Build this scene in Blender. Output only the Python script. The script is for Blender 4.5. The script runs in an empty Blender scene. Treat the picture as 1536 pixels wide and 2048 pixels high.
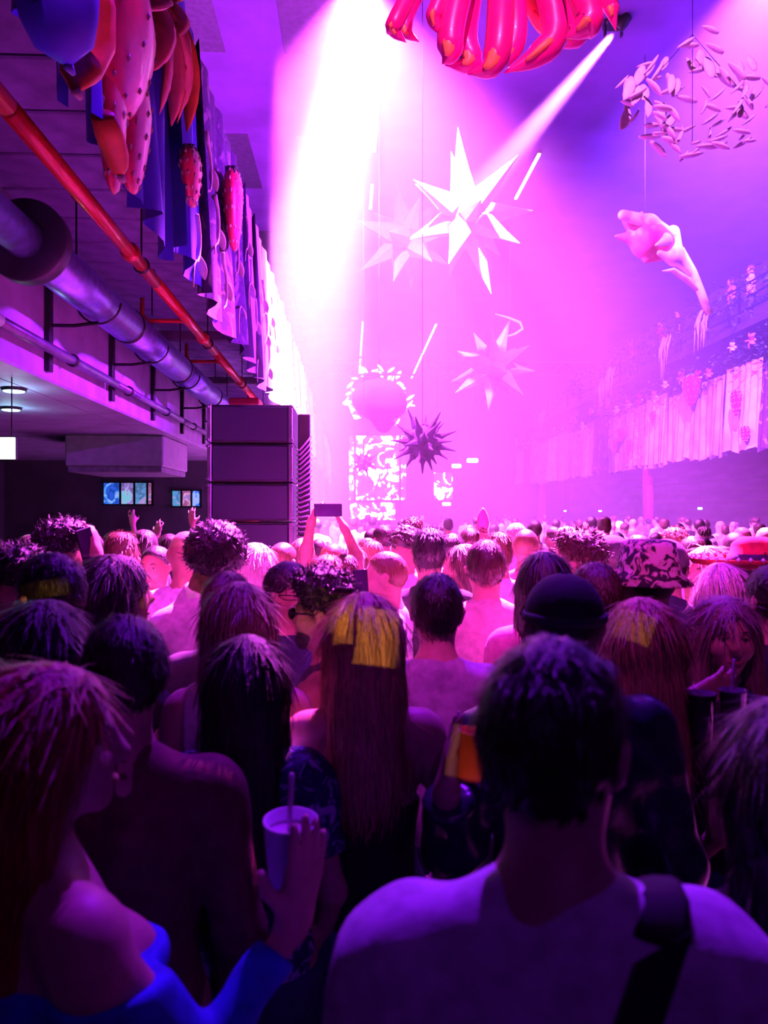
import bpy, math, random
import numpy as np
from mathutils import Vector, Matrix
random.seed(7); rng = np.random.default_rng(7)
sc = bpy.context.scene
COL = sc.collection
# ------------------------------------------------------------------ camera, light, exposure
F = 1540.0; CAMZ = 1.93; YAW = math.atan(68 / F)
cam_d = bpy.data.cameras.new('camera'); cam = bpy.data.objects.new('camera', cam_d); COL.objects.link(cam)
cam_d.sensor_width = 36; cam_d.lens = F / 2048 * 36; cam_d.clip_end = 300; cam_d.clip_start = 0.05
cam.location = (0, 0, CAMZ); cam.rotation_euler = (math.pi / 2, 0, -YAW)
cam_d.dof.use_dof = True; cam_d.dof.focus_distance = 7.0; cam_d.dof.aperture_fstop = 3.6
sc.camera = cam
def P(px, py, Y):
    r = Vector((math.cos(YAW), -math.sin(YAW), 0)); f = Vector((math.sin(YAW), math.cos(YAW), 0))
    d = f + r * ((px - 768) / F) + Vector((0, 0, 1)) * ((1024 - py) / F)
    return Vector((0, 0, CAMZ)) + d * (Y / d.y)
w = bpy.data.worlds.new('night'); sc.world = w; w.use_nodes = True
w.node_tree.nodes['Background'].inputs[0].default_value = (0.05, 0.01, 0.12, 1)
w.node_tree.nodes['Background'].inputs[1].default_value = 0.02
vs = sc.view_settings; vs.view_transform = 'Standard'; vs.look = 'None'; vs.exposure = 0.6; vs.gamma = 1; vs.use_curve_mapping = False
sc.cycles.use_denoising = True; sc.cycles.adaptive_threshold = .03
sc.cycles.max_bounces = 4; sc.cycles.volume_bounces = 0; sc.cycles.diffuse_bounces = 1; sc.cycles.glossy_bounces = 2
sc.cycles.sample_clamp_indirect = 4
def spot(name, loc, tgt, energy, col, angle, blend=0.5, radius=0.08, vol=1.0):
    l = bpy.data.lights.new(name, 'SPOT'); l.energy = energy; l.color = col
    l.spot_size = math.radians(angle); l.spot_blend = blend; l.shadow_soft_size = radius
    o = bpy.data.objects.new(name, l); COL.objects.link(o); o.location = loc
    o.rotation_euler = (Vector(tgt) - Vector(loc)).to_track_quat('-Z', 'Y').to_euler()
    return o
MAG = (1.0, 0.22, 1.0); PINK = (1.0, 0.06, 0.85); VIO = (0.42, 0.05, 1.0); BLUE = (0.16, 0.05, 1.0)
BEAMS = [  # moving heads on the roof, some of them added fill: (place, aim, watts, colour, cone, blend)
    ('beam_left', (0.45, 11.3, 10.75), (-1.15, 13.4, 3.6), 340000, (1, .26, 1), 25, 1.0),
    ('beam_right', (4.85, 14.0, 10.75), (2.2, 16.2, 8.1), 270000, (1, .22, 1), 13, 1.0),
    ('wash_crowd', (2.4, 10.8, 10.75), (1.0, 6.5, 1.6), 190000, (1, .075, .9), 41, .7),
    ('wash_hall', (0.1, 12.6, 10.75), (1.2, 19.0, 0.0), 95000, (.9, .09, 1), 114, 1.0),
    ('wash_near', (0.8, 5.4, 8.6), (0.2, 1.7, 1.4), 2600, (.24, .006, 1), 46, .7),
    ('wash_frieze', (6.6, 11.4, 10.75), (10.9, 26, 4.8), 85000, (.22, .04, 1), 70, .7),
    ('wash_mid', (-.4, -2.0, 8.8), (0.6, 4.7, 1.5), 3000, (1, .04, .9), 30, .9),
    ('fill_rear', (0.9, -3.4, 5.2), (0.2, 1.3, 1.3), 48, (.32, .012, 1), 80, .8),  # added fill so the nearest backs do not go black
    ('fill_leaves', (2.6, 4.0, 10.75), (5.4, 12.2, 8.2), 5200, (1, .20, 1), 24, .6),  # added front light to brighten the leaf cluster
    ('spot_flower', (1.0, -1.5, 10.75), (1.4, 6.4, 6.4), 5200, (1, .12, .50), 26, .6),
]
for nm, loc, tgt, en, col, an, bl in BEAMS:
    spot(nm, loc, tgt, en, col, an, bl)
spot('fill_under_balcony', (10.5, 9.0, 5.6), (-2.6, 9.0, 3.9), 18000, (.45, .022, 1), 30, .9, .25)  # added spot standing in for hall light bouncing under the gallery
# ------------------------------------------------------------------ materials
MATS = {}
def mat(name, col, rough=0.6, metal=0.0, var=0.25, scale=8.0, bump=0.0, emit=None, es=0.0, stretch=None, col2=None, trans=0.0, coat=0.0):
    if name in MATS: return MATS[name]
    m = bpy.data.materials.new(name); m.use_nodes = True; nt = m.node_tree; b = nt.nodes['Principled BSDF']
    b.inputs['Roughness'].default_value = rough; b.inputs['Metallic'].default_value = metal
    tc = nt.nodes.new('ShaderNodeTexCoord'); mp = nt.nodes.new('ShaderNodeMapping')
    if stretch: mp.inputs['Scale'].default_value = stretch
    nz = nt.nodes.new('ShaderNodeTexNoise'); nz.inputs['Scale'].default_value = scale; nz.inputs['Detail'].default_value = 4
    nt.links.new(tc.outputs['Object'], mp.inputs[0]); nt.links.new(mp.outputs[0], nz.inputs['Vector'])
    cr = nt.nodes.new('ShaderNodeValToRGB'); c = col
    c2 = col2 or tuple(min(1, x * (1 + var)) for x in c); c1 = c if col2 else tuple(x * (1 - var) for x in c)
    cr.color_ramp.elements[0].position = .35; cr.color_ramp.elements[1].position = .65
    cr.color_ramp.elements[0].color = (*c1, 1); cr.color_ramp.elements[1].color = (*c2, 1)
    nt.links.new(nz.outputs['Fac'], cr.inputs[0]); nt.links.new(cr.outputs[0], b.inputs['Base Color'])
    if bump:
        bp = nt.nodes.new('ShaderNodeBump'); bp.inputs['Strength'].default_value = bump; bp.inputs['Distance'].default_value = .01
        nt.links.new(nz.outputs['Fac'], bp.inputs['Height']); nt.links.new(bp.outputs[0], b.inputs['Normal'])
    if emit: b.inputs['Emission Color'].default_value = (*emit, 1); b.inputs['Emission Strength'].default_value = es
    if trans: b.inputs['Transmission Weight'].default_value = trans
    if coat: b.inputs['Coat Weight'].default_value = coat
    MATS[name] = m; return m
def wave_mat(name, c1, c2, scale, direction='X', rough=.7, distortion=2.0, bump=.3):
    m = bpy.data.materials.new(name); m.use_nodes = True; nt = m.node_tree; b = nt.nodes['Principled BSDF']; b.inputs['Roughness'].default_value = rough
    tc = nt.nodes.new('ShaderNodeTexCoord'); wv = nt.nodes.new('ShaderNodeTexWave'); wv.bands_direction = direction
    wv.inputs['Scale'].default_value = scale; wv.inputs['Distortion'].default_value = distortion; wv.inputs['Detail'].default_value = 3
    cr = nt.nodes.new('ShaderNodeValToRGB'); cr.color_ramp.elements[0].color = (*c1, 1); cr.color_ramp.elements[1].color = (*c2, 1)
    nt.links.new(tc.outputs['Object'], wv.inputs['Vector']); nt.links.new(wv.outputs['Fac'], cr.inputs[0]); nt.links.new(cr.outputs[0], b.inputs['Base Color'])
    bp = nt.nodes.new('ShaderNodeBump'); bp.inputs['Strength'].default_value = bump; bp.inputs['Distance'].default_value = .02
    nt.links.new(wv.outputs['Fac'], bp.inputs['Height']); nt.links.new(bp.outputs[0], b.inputs['Normal'])
    MATS[name] = m; return m
def print_mat(name, base, spots, scale, thr=.55):   # fabric with a printed all-over pattern
    m = bpy.data.materials.new(name); m.use_nodes = True; nt = m.node_tree; b = nt.nodes['Principled BSDF']; b.inputs['Roughness'].default_value = .75
    tc = nt.nodes.new('ShaderNodeTexCoord'); nz = nt.nodes.new('ShaderNodeTexNoise'); nz.inputs['Scale'].default_value = scale; nz.inputs['Distortion'].default_value = 1.5
    cr = nt.nodes.new('ShaderNodeValToRGB'); cr.color_ramp.interpolation = 'CONSTANT'
    e = cr.color_ramp.elements; e[0].color = (*base, 1); e[1].position = thr; e[1].color = (*spots[0], 1)
    for i, s in enumerate(spots[1:]):
        x = e.new(min(.95, thr + .05 * (i + 1))); x.color = (*s, 1)
    x = e.new(.38); x.color = tuple(v * .55 for v in base) + (1,)
    y = e.new(.43); y.color = (*base, 1)
    nt.links.new(tc.outputs['Object'], nz.inputs['Vector']); nt.links.new(nz.outputs['Fac'], cr.inputs[0]); nt.links.new(cr.outputs[0], b.inputs['Base Color'])
    MATS[name] = m; return m
SKIN = [mat('skin_light', (.56, .33, .24), .5, var=.12, scale=25, bump=.05), mat('skin_tan', (.42, .24, .16), .5, var=.12, scale=25, bump=.05), mat('skin_brown', (.16, .075, .045), .45, var=.12, scale=25, bump=.05)]
def hairmat(n, c): return mat('hair_' + n, c, .42, var=.4, scale=1.0, bump=.4, stretch=(210, 210, 5))
HAIR = {'black': hairmat('black', (.012, .009, .010)), 'brown': hairmat('brown', (.05, .025, .015)), 'dark': hairmat('dark', (.022, .014, .012)),
        'blonde': hairmat('blonde', (.52, .34, .15)), 'red': hairmat('red', (.30, .035, .02)), 'fair': hairmat('fair', (.15, .085, .04)), 'ash': hairmat('ash', (.22, .15, .11)),
        'platinum': hairmat('platinum', (.75, .65, .5))}
CL = {}
def cloth(n, c, rough=.85): CL[n] = mat('cloth_' + n, c, rough, var=.18, scale=30, bump=.25); return CL[n]
for n, c in dict(white=(.72, .72, .74), offwhite=(.6, .56, .56), black=(.012, .012, .015), navy=(.015, .02, .06), maroon=(.16, .03, .05), blue=(.03, .07, .62), grey=(.2, .2, .22),
                 lilac=(.45, .36, .52), cream=(.55, .45, .38), red=(.45, .03, .04), denim=(.06, .08, .16), pink=(.6, .25, .35), royal=(.05, .07, .4), charcoal=(.04, .04, .05)).items(): cloth(n, c)
cloth('shiny', (.02, .02, .045), .28)
CL['camo'] = print_mat('cloth_camo', (.03, .04, .12), [(.25, .25, .5), (.5, .5, .7)], 22)
CL['bandana'] = print_mat('cloth_bandana', (.03, .02, .03), [(.5, .38, .25), (.7, .6, .5)], 26, .5)
BLK = mat('black_metal', (.015, .015, .02), .45, .6); SHOE = mat('shoe_leather', (.02, .018, .018), .4)
EYEW = mat('eye_white', (.75, .72, .7), .2, var=.05); EYED = mat('iris_dark', (.02, .012, .01), .15)
WHITEP = mat('white_plastic', (.85, .82, .86), .35, var=.04); STRAW = mat('straw_plastic', (.6, .35, .55), .4)
GLASSM = mat('lens_tint', (.03, .02, .04), .08)
# ------------------------------------------------------------------ mesh helpers
def link(o, parent=None):
    COL.objects.link(o)
    if parent is not None: o.parent = parent
    return o
def mesh_obj(name, V, Fc, m, parent=None, smooth=True):
    me = bpy.data.meshes.new(name); V = [tuple(v) for v in V]; me.from_pydata(V, [], Fc)
    if smooth: me.polygons.foreach_set('use_smooth', [True] * len(me.polygons))
    me.materials.append(m); me.update()
    return link(bpy.data.objects.new(name, me), parent)
def np_mesh(name, V, Q, m):
    me = bpy.data.meshes.new(name); nq = len(Q)
    me.vertices.add(len(V)); me.vertices.foreach_set('co', V.astype(np.float32).ravel())
    me.loops.add(nq * 4); me.loops.foreach_set('vertex_index', Q.astype(np.int32).ravel())
    me.polygons.add(nq); me.polygons.foreach_set('loop_start', np.arange(0, nq * 4, 4, dtype=np.int32))
    me.polygons.foreach_set('use_smooth', np.ones(nq, dtype=bool))
    me.update(calc_edges=True); me.validate(); me.materials.append(m); return me
def tag(o, label=None, cat=None, group=None, kind=None):
    if label: o['label'] = label
    if cat: o['category'] = cat
    if group: o['group'] = group
    if kind: o['kind'] = kind
    return o
def empty(name, loc=(0, 0, 0), rz=0):
    o = bpy.data.objects.new(name, None); o.empty_display_size = .1; COL.objects.link(o); o.location = loc; o.rotation_euler = (0, 0, rz); return o
class MB:
    def __init__(s): s.V = []; s.F = []
    def add(s, V, Fc):
        n = len(s.V); s.V += [tuple(v) for v in V]; s.F += [tuple(i + n for i in f) for f in Fc]; return s
    def box(s, a, b, bev=0.0):
        (x0, y0, z0), (x1, y1, z1) = a, b
        if bev <= 0:
            V = [(x, y, z) for x in (x0, x1) for y in (y0, y1) for z in (z0, z1)]
            return s.add(V, [(0, 1, 3, 2), (4, 6, 7, 5), (0, 4, 5, 1), (2, 3, 7, 6), (0, 2, 6, 4), (1, 5, 7, 3)])
        c = Vector(((x0 + x1) / 2, (y0 + y1) / 2, (z0 + z1) / 2)); h = Vector(((x1 - x0) / 2, (y1 - y0) / 2, (z1 - z0) / 2)); b_ = bev
        V = []; idx = {}
        for sx in (-1, 1):
            for sy in (-1, 1):
                for sz in (-1, 1):
                    for ax in range(3):
                        v = Vector((sx * (h.x - b_), sy * (h.y - b_), sz * (h.z - b_))); sg = (sx, sy, sz); v[ax] = sg[ax] * h[ax]
                        idx[(sx, sy, sz, ax)] = len(V); V.append(c + v)
        Fc = []
        for ax in range(3):
            o1, o2 = [(1, 2), (2, 0), (0, 1)][ax]
            for sg in (-1, 1):
                q = []
                for (u, v) in ((-1, -1), (1, -1), (1, 1), (-1, 1)):
                    k = [0, 0, 0]; k[ax] = sg; k[o1] = u; k[o2] = v; q.append(idx[(*k, ax)])
                Fc.append(tuple(q if sg > 0 else q[::-1]))
        for ax in range(3):   # edge bevels, along axis ax
            o1, o2 = [(1, 2), (2, 0), (0, 1)][ax]
            for u in (-1, 1):
                for v in (-1, 1):
                    def k(e, which):
                        kk = [0, 0, 0]; kk[ax] = e; kk[o1] = u; kk[o2] = v; return idx[(*kk, which)]
                    q = [k(-1, o1), k(1, o1), k(1, o2), k(-1, o2)]
                    Fc.append(tuple(q if u * v < 0 else q[::-1]))
        for sx in (-1, 1):
            for sy in (-1, 1):
                for sz in (-1, 1):
                    q = [idx[(sx, sy, sz, a)] for a in range(3)]
                    Fc.append(tuple(q if sx * sy * sz > 0 else q[::-1]))
        return s.add(V, Fc)
    def tube(s, pts, r, n=10, caps=True, flat=1.0):
        pts = [Vector(p) for p in pts]; rs = r if isinstance(r, (list, tuple)) else [r] * len(pts); V = []; Fc = []
        up = Vector((0, 0, 1)); prev = None
        for i, p in enumerate(pts):
            t = (pts[min(i + 1, len(pts) - 1)] - pts[max(i - 1, 0)]).normalized()
            a = prev if prev is not None else (up if abs(t.z) < .95 else Vector((0, 1, 0)))
            a = (a - t * a.dot(t)).normalized(); prev = a; b = t.cross(a)
            for k in range(n):
                an = 2 * math.pi * k / n; V.append(p + (a * math.cos(an) * flat + b * math.sin(an)) * rs[i])
        for i in range(len(pts) - 1):
            for k in range(n):
                Fc.append((i * n + k, i * n + (k + 1) % n, (i + 1) * n + (k + 1) % n, (i + 1) * n + k))
        if caps: Fc.append(tuple(range(n))[::-1]); Fc.append(tuple(range((len(pts) - 1) * n, len(pts) * n)))
        return s.add(V, Fc)
    def lathe(s, prof, n=20, c=(0, 0, 0), sc=(1, 1, 1)):
        V = []; Fc = []; c = Vector(c)
        for (r, z) in prof:
            for k in range(n):
                an = 2 * math.pi * k / n; V.append(c + Vector((r * math.cos(an) * sc[0], r * math.sin(an) * sc[1], z * sc[2])))
        for i in range(len(prof) - 1):
            for k in range(n): Fc.append((i * n + k, i * n + (k + 1) % n, (i + 1) * n + (k + 1) % n, (i + 1) * n + k))
        Fc.append(tuple(range(n))[::-1]); Fc.append(tuple(range((len(prof) - 1) * n, len(prof) * n)))
        return s.add(V, Fc)
    def build(s, name, m, parent=None, smooth=False):
        return mesh_obj(name, s.V, s.F, m, parent, smooth)
def copy_tree(o, parent=None):
    c = o.copy(); COL.objects.link(c); c.parent = parent
    for ch in list(o.children): copy_tree(ch, c)
    return c
# ------------------------------------------------------------------ signed distance modelling (for bodies, hair, clothes)
def _smin(a, b, k):
    h = np.maximum(k - np.abs(a - b), 0) / k
    return np.minimum(a, b) - h * h * k * .25
def C(a, b, ra, rb=None, k=.03, sq=(1, 1, 1), end=None): return dict(t='c', a=np.array(a, float), b=np.array(b, float), ra=ra, rb=ra if rb is None else rb, k=k, sq=sq, end=end)
def E(c, r, k=.03, yaw=0.0, neg=False): return dict(t='e', c=np.array(c, float), r=np.array(r, float), k=k, yaw=yaw, neg=neg)
def surface(prims, h, off=0.0, noise=None, cuts=()):
    lo = np.full(3, 1e9); hi = np.full(3, -1e9)
    for p in prims:
        if p['t'] == 'c':
            r = max(p['ra'], p['rb']) + off; rr = r * np.maximum(np.array(p['sq']), 1)
            lo = np.minimum(lo, np.minimum(p['a'], p['b']) - rr); hi = np.maximum(hi, np.maximum(p['a'], p['b']) + rr)
        elif not p['neg']:
            r = p['r'].copy()
            if p['yaw']: r[:2] = max(r[0], r[1])
            lo = np.minimum(lo, p['c'] - r - off); hi = np.maximum(hi, p['c'] + r + off)
    pad = 3 * h + (.03 if noise else 0); lo -= pad; hi += pad
    n = np.ceil((hi - lo) / h).astype(int) + 1
    ax = [(lo[i] + h * np.arange(n[i])).astype(np.float32) for i in range(3)]
    f = np.full(n, .3, np.float32)
    for p in prims:
        if p['t'] == 'c':
            rr = (max(p['ra'], p['rb']) + off + p['k'] + .03) * np.maximum(np.array(p['sq']), 1)
            l = np.minimum(p['a'], p['b']) - rr; u = np.maximum(p['a'], p['b']) + rr
        else:
            r = p['r'].copy()
            if p['yaw']: r[:2] = max(r[0], r[1])
            l = p['c'] - r - off - p['k'] - .03; u = p['c'] + r + off + p['k'] + .03
        i0 = np.clip(np.floor((l - lo) / h).astype(int), 0, n); i1 = np.clip(np.ceil((u - lo) / h).astype(int) + 1, 0, n)
        if np.any(i1 <= i0): continue
        X = ax[0][i0[0]:i1[0], None, None]; Y = ax[1][None, i0[1]:i1[1], None]; Z = ax[2][None, None, i0[2]:i1[2]]
        if p['t'] == 'c':
            s = np.array(p['sq'], float); a = p['a']; ba = (p['b'] - a) / s
            x = (X - a[0]) / s[0]; y = (Y - a[1]) / s[1]; z = (Z - a[2]) / s[2]; bb = float(ba @ ba) + 1e-9
            t = np.clip((x * ba[0] + y * ba[1] + z * ba[2]) / bb, 0, 1)
            d = np.sqrt((x - t * ba[0]) ** 2 + (y - t * ba[1]) ** 2 + (z - t * ba[2]) ** 2) - (p['ra'] + (p['rb'] - p['ra']) * t)
            d = d * min(1.0, float(s.min()) * 1.15) - off
            if p['end'] is not None:
                dr = (p['b'] - p['a']); dr = dr / (np.linalg.norm(dr) + 1e-9)
                d = np.maximum(d, (X - p['b'][0]) * dr[0] + (Y - p['b'][1]) * dr[1] + (Z - p['b'][2]) * dr[2])
        else:
            c = p['c']; r = p['r'] + (off if not p['neg'] else 0); x = X - c[0]; y = Y - c[1]; z = Z - c[2]
            if p['yaw']:
                cs, sn = math.cos(p['yaw']), math.sin(p['yaw']); x, y = x * cs + y * sn, -x * sn + y * cs
            k0 = np.sqrt((x / r[0]) ** 2 + (y / r[1]) ** 2 + (z / r[2]) ** 2) + 1e-6
            k1 = np.sqrt((x / r[0] ** 2) ** 2 + (y / r[1] ** 2) ** 2 + (z / r[2] ** 2) ** 2) + 1e-6
            d = k0 * (k0 - 1) / k1
        sl = (slice(i0[0], i1[0]), slice(i0[1], i1[1]), slice(i0[2], i1[2]))
        if p['t'] == 'e' and p['neg']: f[sl] = -_smin(-f[sl], d, p['k'])
        else: f[sl] = _smin(f[sl], d.astype(np.float32), p['k'])
    G = (ax[0][:, None, None], ax[1][None, :, None], ax[2][None, None, :])
    if noise: f = f + noise(*G).astype(np.float32)
    for c in cuts: f = np.maximum(f, c(*G)).astype(np.float32)
    f[0] = f[-1] = .3; f[:, 0] = f[:, -1] = .3; f[:, :, 0] = f[:, :, -1] = .3
    # surface nets
    s = f < 0; m = np.array(f.shape) - 1; cnt = np.zeros(m, np.int8); corners = [(i, j, k) for i in (0, 1) for j in (0, 1) for k in (0, 1)]
    for (i, j, k) in corners: cnt += s[i:i + m[0], j:j + m[1], k:k + m[2]]
    act = (cnt > 0) & (cnt < 8); I = np.argwhere(act)
    if len(I) == 0: return np.zeros((0, 3)), np.zeros((0, 4), int)
    idx = np.full(act.shape, -1, np.int32); idx[act] = np.arange(len(I))
    val = {c: f[I[:, 0] + c[0], I[:, 1] + c[1], I[:, 2] + c[2]] for c in corners}
    acc = np.zeros((len(I), 3)); nn = np.zeros(len(I))
    for a in corners:
        for d in range(3):
            if a[d] == 0:
                b = list(a); b[d] = 1; b = tuple(b); va, vb = val[a], val[b]; mk = (va < 0) != (vb < 0)
                t = np.where(mk, va / np.where(mk, va - vb, 1), 0); pt = np.tile(np.array(a, float), (len(I), 1)); pt[:, d] = t
                acc[mk] += pt[mk]; nn[mk] += 1
    V = lo + h * (I + acc / nn[:, None]); Q = []
    for d in range(3):
        o1, o2 = (d + 1) % 3, (d + 2) % 3
        s0 = [slice(None)] * 3; s1 = [slice(None)] * 3; s0[d] = slice(0, -1); s1[d] = slice(1, None)
        ch = np.argwhere(s[tuple(s0)] != s[tuple(s1)])
        ch = ch[(ch[:, o1] > 0) & (ch[:, o2] > 0)]
        ch = ch[(ch[:, o1] < m[o1]) & (ch[:, o2] < m[o2])]
        e1 = np.zeros(3, int); e1[o1] = 1; e2 = np.zeros(3, int); e2[o2] = 1
        g = lambda A: idx[A[:, 0], A[:, 1], A[:, 2]]
        q = np.stack([g(ch - e1 - e2), g(ch - e2), g(ch), g(ch - e1)], 1)
        fl = s[ch[:, 0], ch[:, 1], ch[:, 2]]; q[~fl] = q[~fl][:, ::-1]; Q.append(q)
    Q = np.concatenate(Q); Q = Q[(Q >= 0).all(1)]
    return V, Q
# ------------------------------------------------------------------ the hall
XL, XR, YB, ZC = -1.35, 11.0, 52.0, 11.0
def struct(name, mb, m, label=None):
    o = mb.build(name, m); o['kind'] = 'structure'
    if label: o['label'] = label
    return o
concrete = mat('painted_concrete', (.40, .32, .52), .7, var=.15, scale=3, bump=.2)
darkwall = mat('dark_wall_paint', (.05, .045, .07), .8, var=.2, scale=2, bump=.1)
roofm = mat('roof_lining', (.15, .07, .30), .8, var=.2, scale=.8)
struct('floor', MB().box((-9, -4.2, -.1), (16, YB + .2, 0)), mat('dark_floor', (.03, .028, .035), .55, var=.3, scale=1.5, bump=.1))
ceil = struct('ceiling', MB().box((-9, -4.2, ZC), (16, YB + .2, ZC + .2)), roofm)
struct('wall_left', MB().box((-8.2, -4.2, 0), (-8, 18.2, ZC)), darkwall)
struct('wall_right', MB().box((15, -4.2, 0), (15.2, YB, ZC)), wave_mat('draped_wall', (.12, .07, .2), (.30, .2, .42), .35, 'Z', .75, 6))
struct('wall_back', MB().box((-9, YB, 0), (16, YB + .2, ZC)), darkwall)
struct('wall_rear', MB().box((-9, -4.2, 0), (16, -4, ZC)), darkwall)
# roof panels (dark skylights) and roof girders
sky = mat('blacked_out_skylight', (.06, .045, .10), .5)
for ix, x in enumerate((-3.6, -1.3)):
    for k in range(6):
        y0 = 12.2 + k * 6.4
        mesh_obj('roof_panel', *(lambda m: (m.V, m.F))(MB().box((x, y0, ZC - .012), (x + 1.15, y0 + 3.1, ZC), .004)), sky, ceil, False)
girder = mat('roof_girder_paint', (.22, .18, .26), .6)
for k, y in enumerate((45.5,)):
    g = empty('roof_girder', (0, y, ZC)); tag(g, 'pale steel lattice girder spanning the hall under the roof', 'girder', 'lattice girders under the roof'); g['kind'] = 'structure'
    for z in (-.12, -.95): MB().box((-1.3, -.06, z - .06), (14.9, .06, z + .06), .015).build('chord', girder, g)
    for i in range(16):
        x0 = -1.2 + i * 1.0; z0, z1 = ((-.12, -.95), (-.95, -.12))[i % 2]
        MB().tube([(x0, 0, z0), (x0 + 1.0, 0, z1)], .035, 6).build('brace', girder, g)
# left side: gallery above, low bay beneath
struct('balcony_slab', MB().box((-8, -4, 4.52), (XL - .02, YB, 4.66)), concrete, 'concrete gallery floor on the left above the pipes')
deck = tag(empty('balcony_soffit', (0, 0, 4.52)), 'boarded soffit under the left gallery with dark joints', None, None, 'structure')
pl = MB().box((-2.74, 0, -.045), (-1.42, .57, -.005), .012).build('plank', mat('soffit_board', (.19, .15, .36), .75, var=.2, scale=5), deck)
for k in range(1, 40):
    c = pl.copy(); COL.objects.link(c); c.location.y = k * .6 + 2.0
pl.location.y = 2.0
beam = struct('trim_1', MB().box((-3.15, -4, 3.13), (-2.75, YB, 4.52), .02), concrete, 'painted concrete downstand beam beside the duct')
struct('soffit_left', MB().box((-8, -4, 3.13), (-3.15, 18.2, 3.3)), concrete, 'low plastered ceiling of the left bay')
bw = struct('wall_bay_back', MB().box((-8, 18.2, 0), (-2.0, 18.4, 4.5)), darkwall, 'dark wall closing the left bay')
struct('wall_pier', MB().box((-5.6, 8.8, 0), (-4.75, 9.6, 3.13), .02), darkwall, 'dark square pier in the left bay')
# windows / lit screens in the bay wall
def lit(name, c, s): return mat(name, (.02, .02, .03), .3, emit=c, es=s)
scr = [print_mat('lit_scene_%d' % i, b, [s1, s2], 3.0, .5) for i, (b, s1, s2) in enumerate([((.02, .12, .7), (.1, .4, .9), (.3, .5, 1)), ((.25, .2, .55), (.5, .4, .8), (.2, .6, .7)), ((.1, .3, .55), (.05, .4, .5), (.4, .3, .6)), ((.35, .12, .3), (.7, .4, .5), (.3, .2, .5))])]
for m in scr:
    nt = m.node_tree; b = nt.nodes['Principled BSDF']; cr = next(n for n in nt.nodes if n.type == 'VALTORGB'); nt.links.new(cr.outputs[0], b.inputs['Emission Color']); b.inputs['Emission Strength'].default_value = .55
def window(n, spans, y0, y1, Y):
    wn = empty('window_%d' % n, P(spans[0][0], y1, Y)); wn['kind'] = 'structure'; o = wn.location
    a = P(spans[0][0] - 2, y0, Y) - o; b = P(spans[-1][1] + 2, y1, Y) - o
    fr = MB().box((a.x - .03, -.06, b.z - .04), (b.x + .03, -.01, b.z)).box((a.x - .03, -.06, a.z), (b.x + .03, -.01, a.z + .04)).build('window_frame', BLK, wn)
    for i, (x0, x1) in enumerate(spans):
        p = P(x0, y0, Y) - o; q = P(x1, y1, Y) - o
        MB().box((p.x, -.05, q.z), (q.x, -.03, p.z)).build('pane', scr[(i + n * 2 - 2) % 4], wn)
        MB().box((q.x, -.07, q.z), (q.x + .045, -.005, p.z)).build('mullion', BLK, wn)
window(1, [(209, 240), (244, 268), (272, 294), (297, 304)], 966, 1008, 18.17)
window(2, [(346, 362), (366, 382), (385, 400)], 982, 1012, 18.17)
# bulkhead box hanging under the low ceiling
bk = tag(empty('bulkhead_box', (-3.65, 13.0, 2.55)), 'boxed-in duct bulkhead hanging below the low left ceiling', 'bulkhead')
MB().box((-.75, -.9, .09), (.75, .9, .578), .02).build('casing', mat('bulkhead_paint', (.36, .32, .42), .7, var=.1), bk)
MB().box((-.72, -.87, 0), (.72, .87, .09), .01).build('base_trim', mat('bulkhead_trim', (.2, .17, .25), .7), bk)
# lit exit sign (blown out to white)
sg = tag(empty('exit_sign', P(-4, 897, 7.0)), 'glowing white illuminated sign hanging in the left bay', 'sign')
MB().box((-.17, -.02, -.105), (.17, .02, .105), .01).build('housing', BLK, sg)
MB().box((-.16, -.03, -.095), (.16, -.021, .095)).build('lit_face', lit('sign_glow', (.85, 1, .93), 9), sg)
for x in (-.12, .12): MB().tube([(x, 0, .1), (x, 0, 3.13 - sg.location.z)], .006, 6).build('suspension_rod', BLK, sg)
# low ceiling lamps in the bay
for i, (px, py, Y) in enumerate(((28, 806, 7.6), (22, 842, 9.0))):
    lp = tag(empty('ceiling_lamp', (P(px, py, Y).x, Y, 3.13)), 'small round cyan lamp let into the low left ceiling', 'lamp', 'cyan lamps in the low ceiling')
    MB().lathe([(.11, -.03), (.12, -.01), (.12, 0)], 20).build('trim_ring', BLK, lp)
    MB().lathe([(.02, -.05), (.09, -.04), (.1, -.031)], 20).build('diffuser', lit('cyan_glow', (.35, .75, .9), 4), lp, True)
    l = bpy.data.lights.new('bay_lamp', 'POINT'); l.energy = 5; l.color = (.35, .8, .9); l.shadow_soft_size = .1; lo = bpy.data.objects.new('bay_lamp', l); COL.objects.link(lo); lo.location = (lp.location.x, Y, 2.95)
# big ventilation duct
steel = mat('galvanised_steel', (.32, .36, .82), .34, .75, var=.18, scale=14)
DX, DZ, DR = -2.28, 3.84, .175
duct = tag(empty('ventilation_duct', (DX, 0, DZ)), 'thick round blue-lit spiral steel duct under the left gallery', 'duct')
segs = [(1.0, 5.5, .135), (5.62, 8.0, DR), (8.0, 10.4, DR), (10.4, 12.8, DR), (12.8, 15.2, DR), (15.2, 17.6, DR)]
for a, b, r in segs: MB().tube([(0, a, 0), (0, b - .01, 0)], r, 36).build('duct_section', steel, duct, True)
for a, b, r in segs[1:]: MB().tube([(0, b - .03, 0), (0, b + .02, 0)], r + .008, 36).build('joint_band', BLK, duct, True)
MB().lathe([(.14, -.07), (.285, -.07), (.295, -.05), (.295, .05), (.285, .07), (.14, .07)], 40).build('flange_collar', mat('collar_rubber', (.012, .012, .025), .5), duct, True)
fc = next(c for c in duct.children if c.name.startswith('flange')); fc.rotation_euler = (math.pi / 2, 0, 0); fc.location = (0, 5.56, 0)
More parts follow.
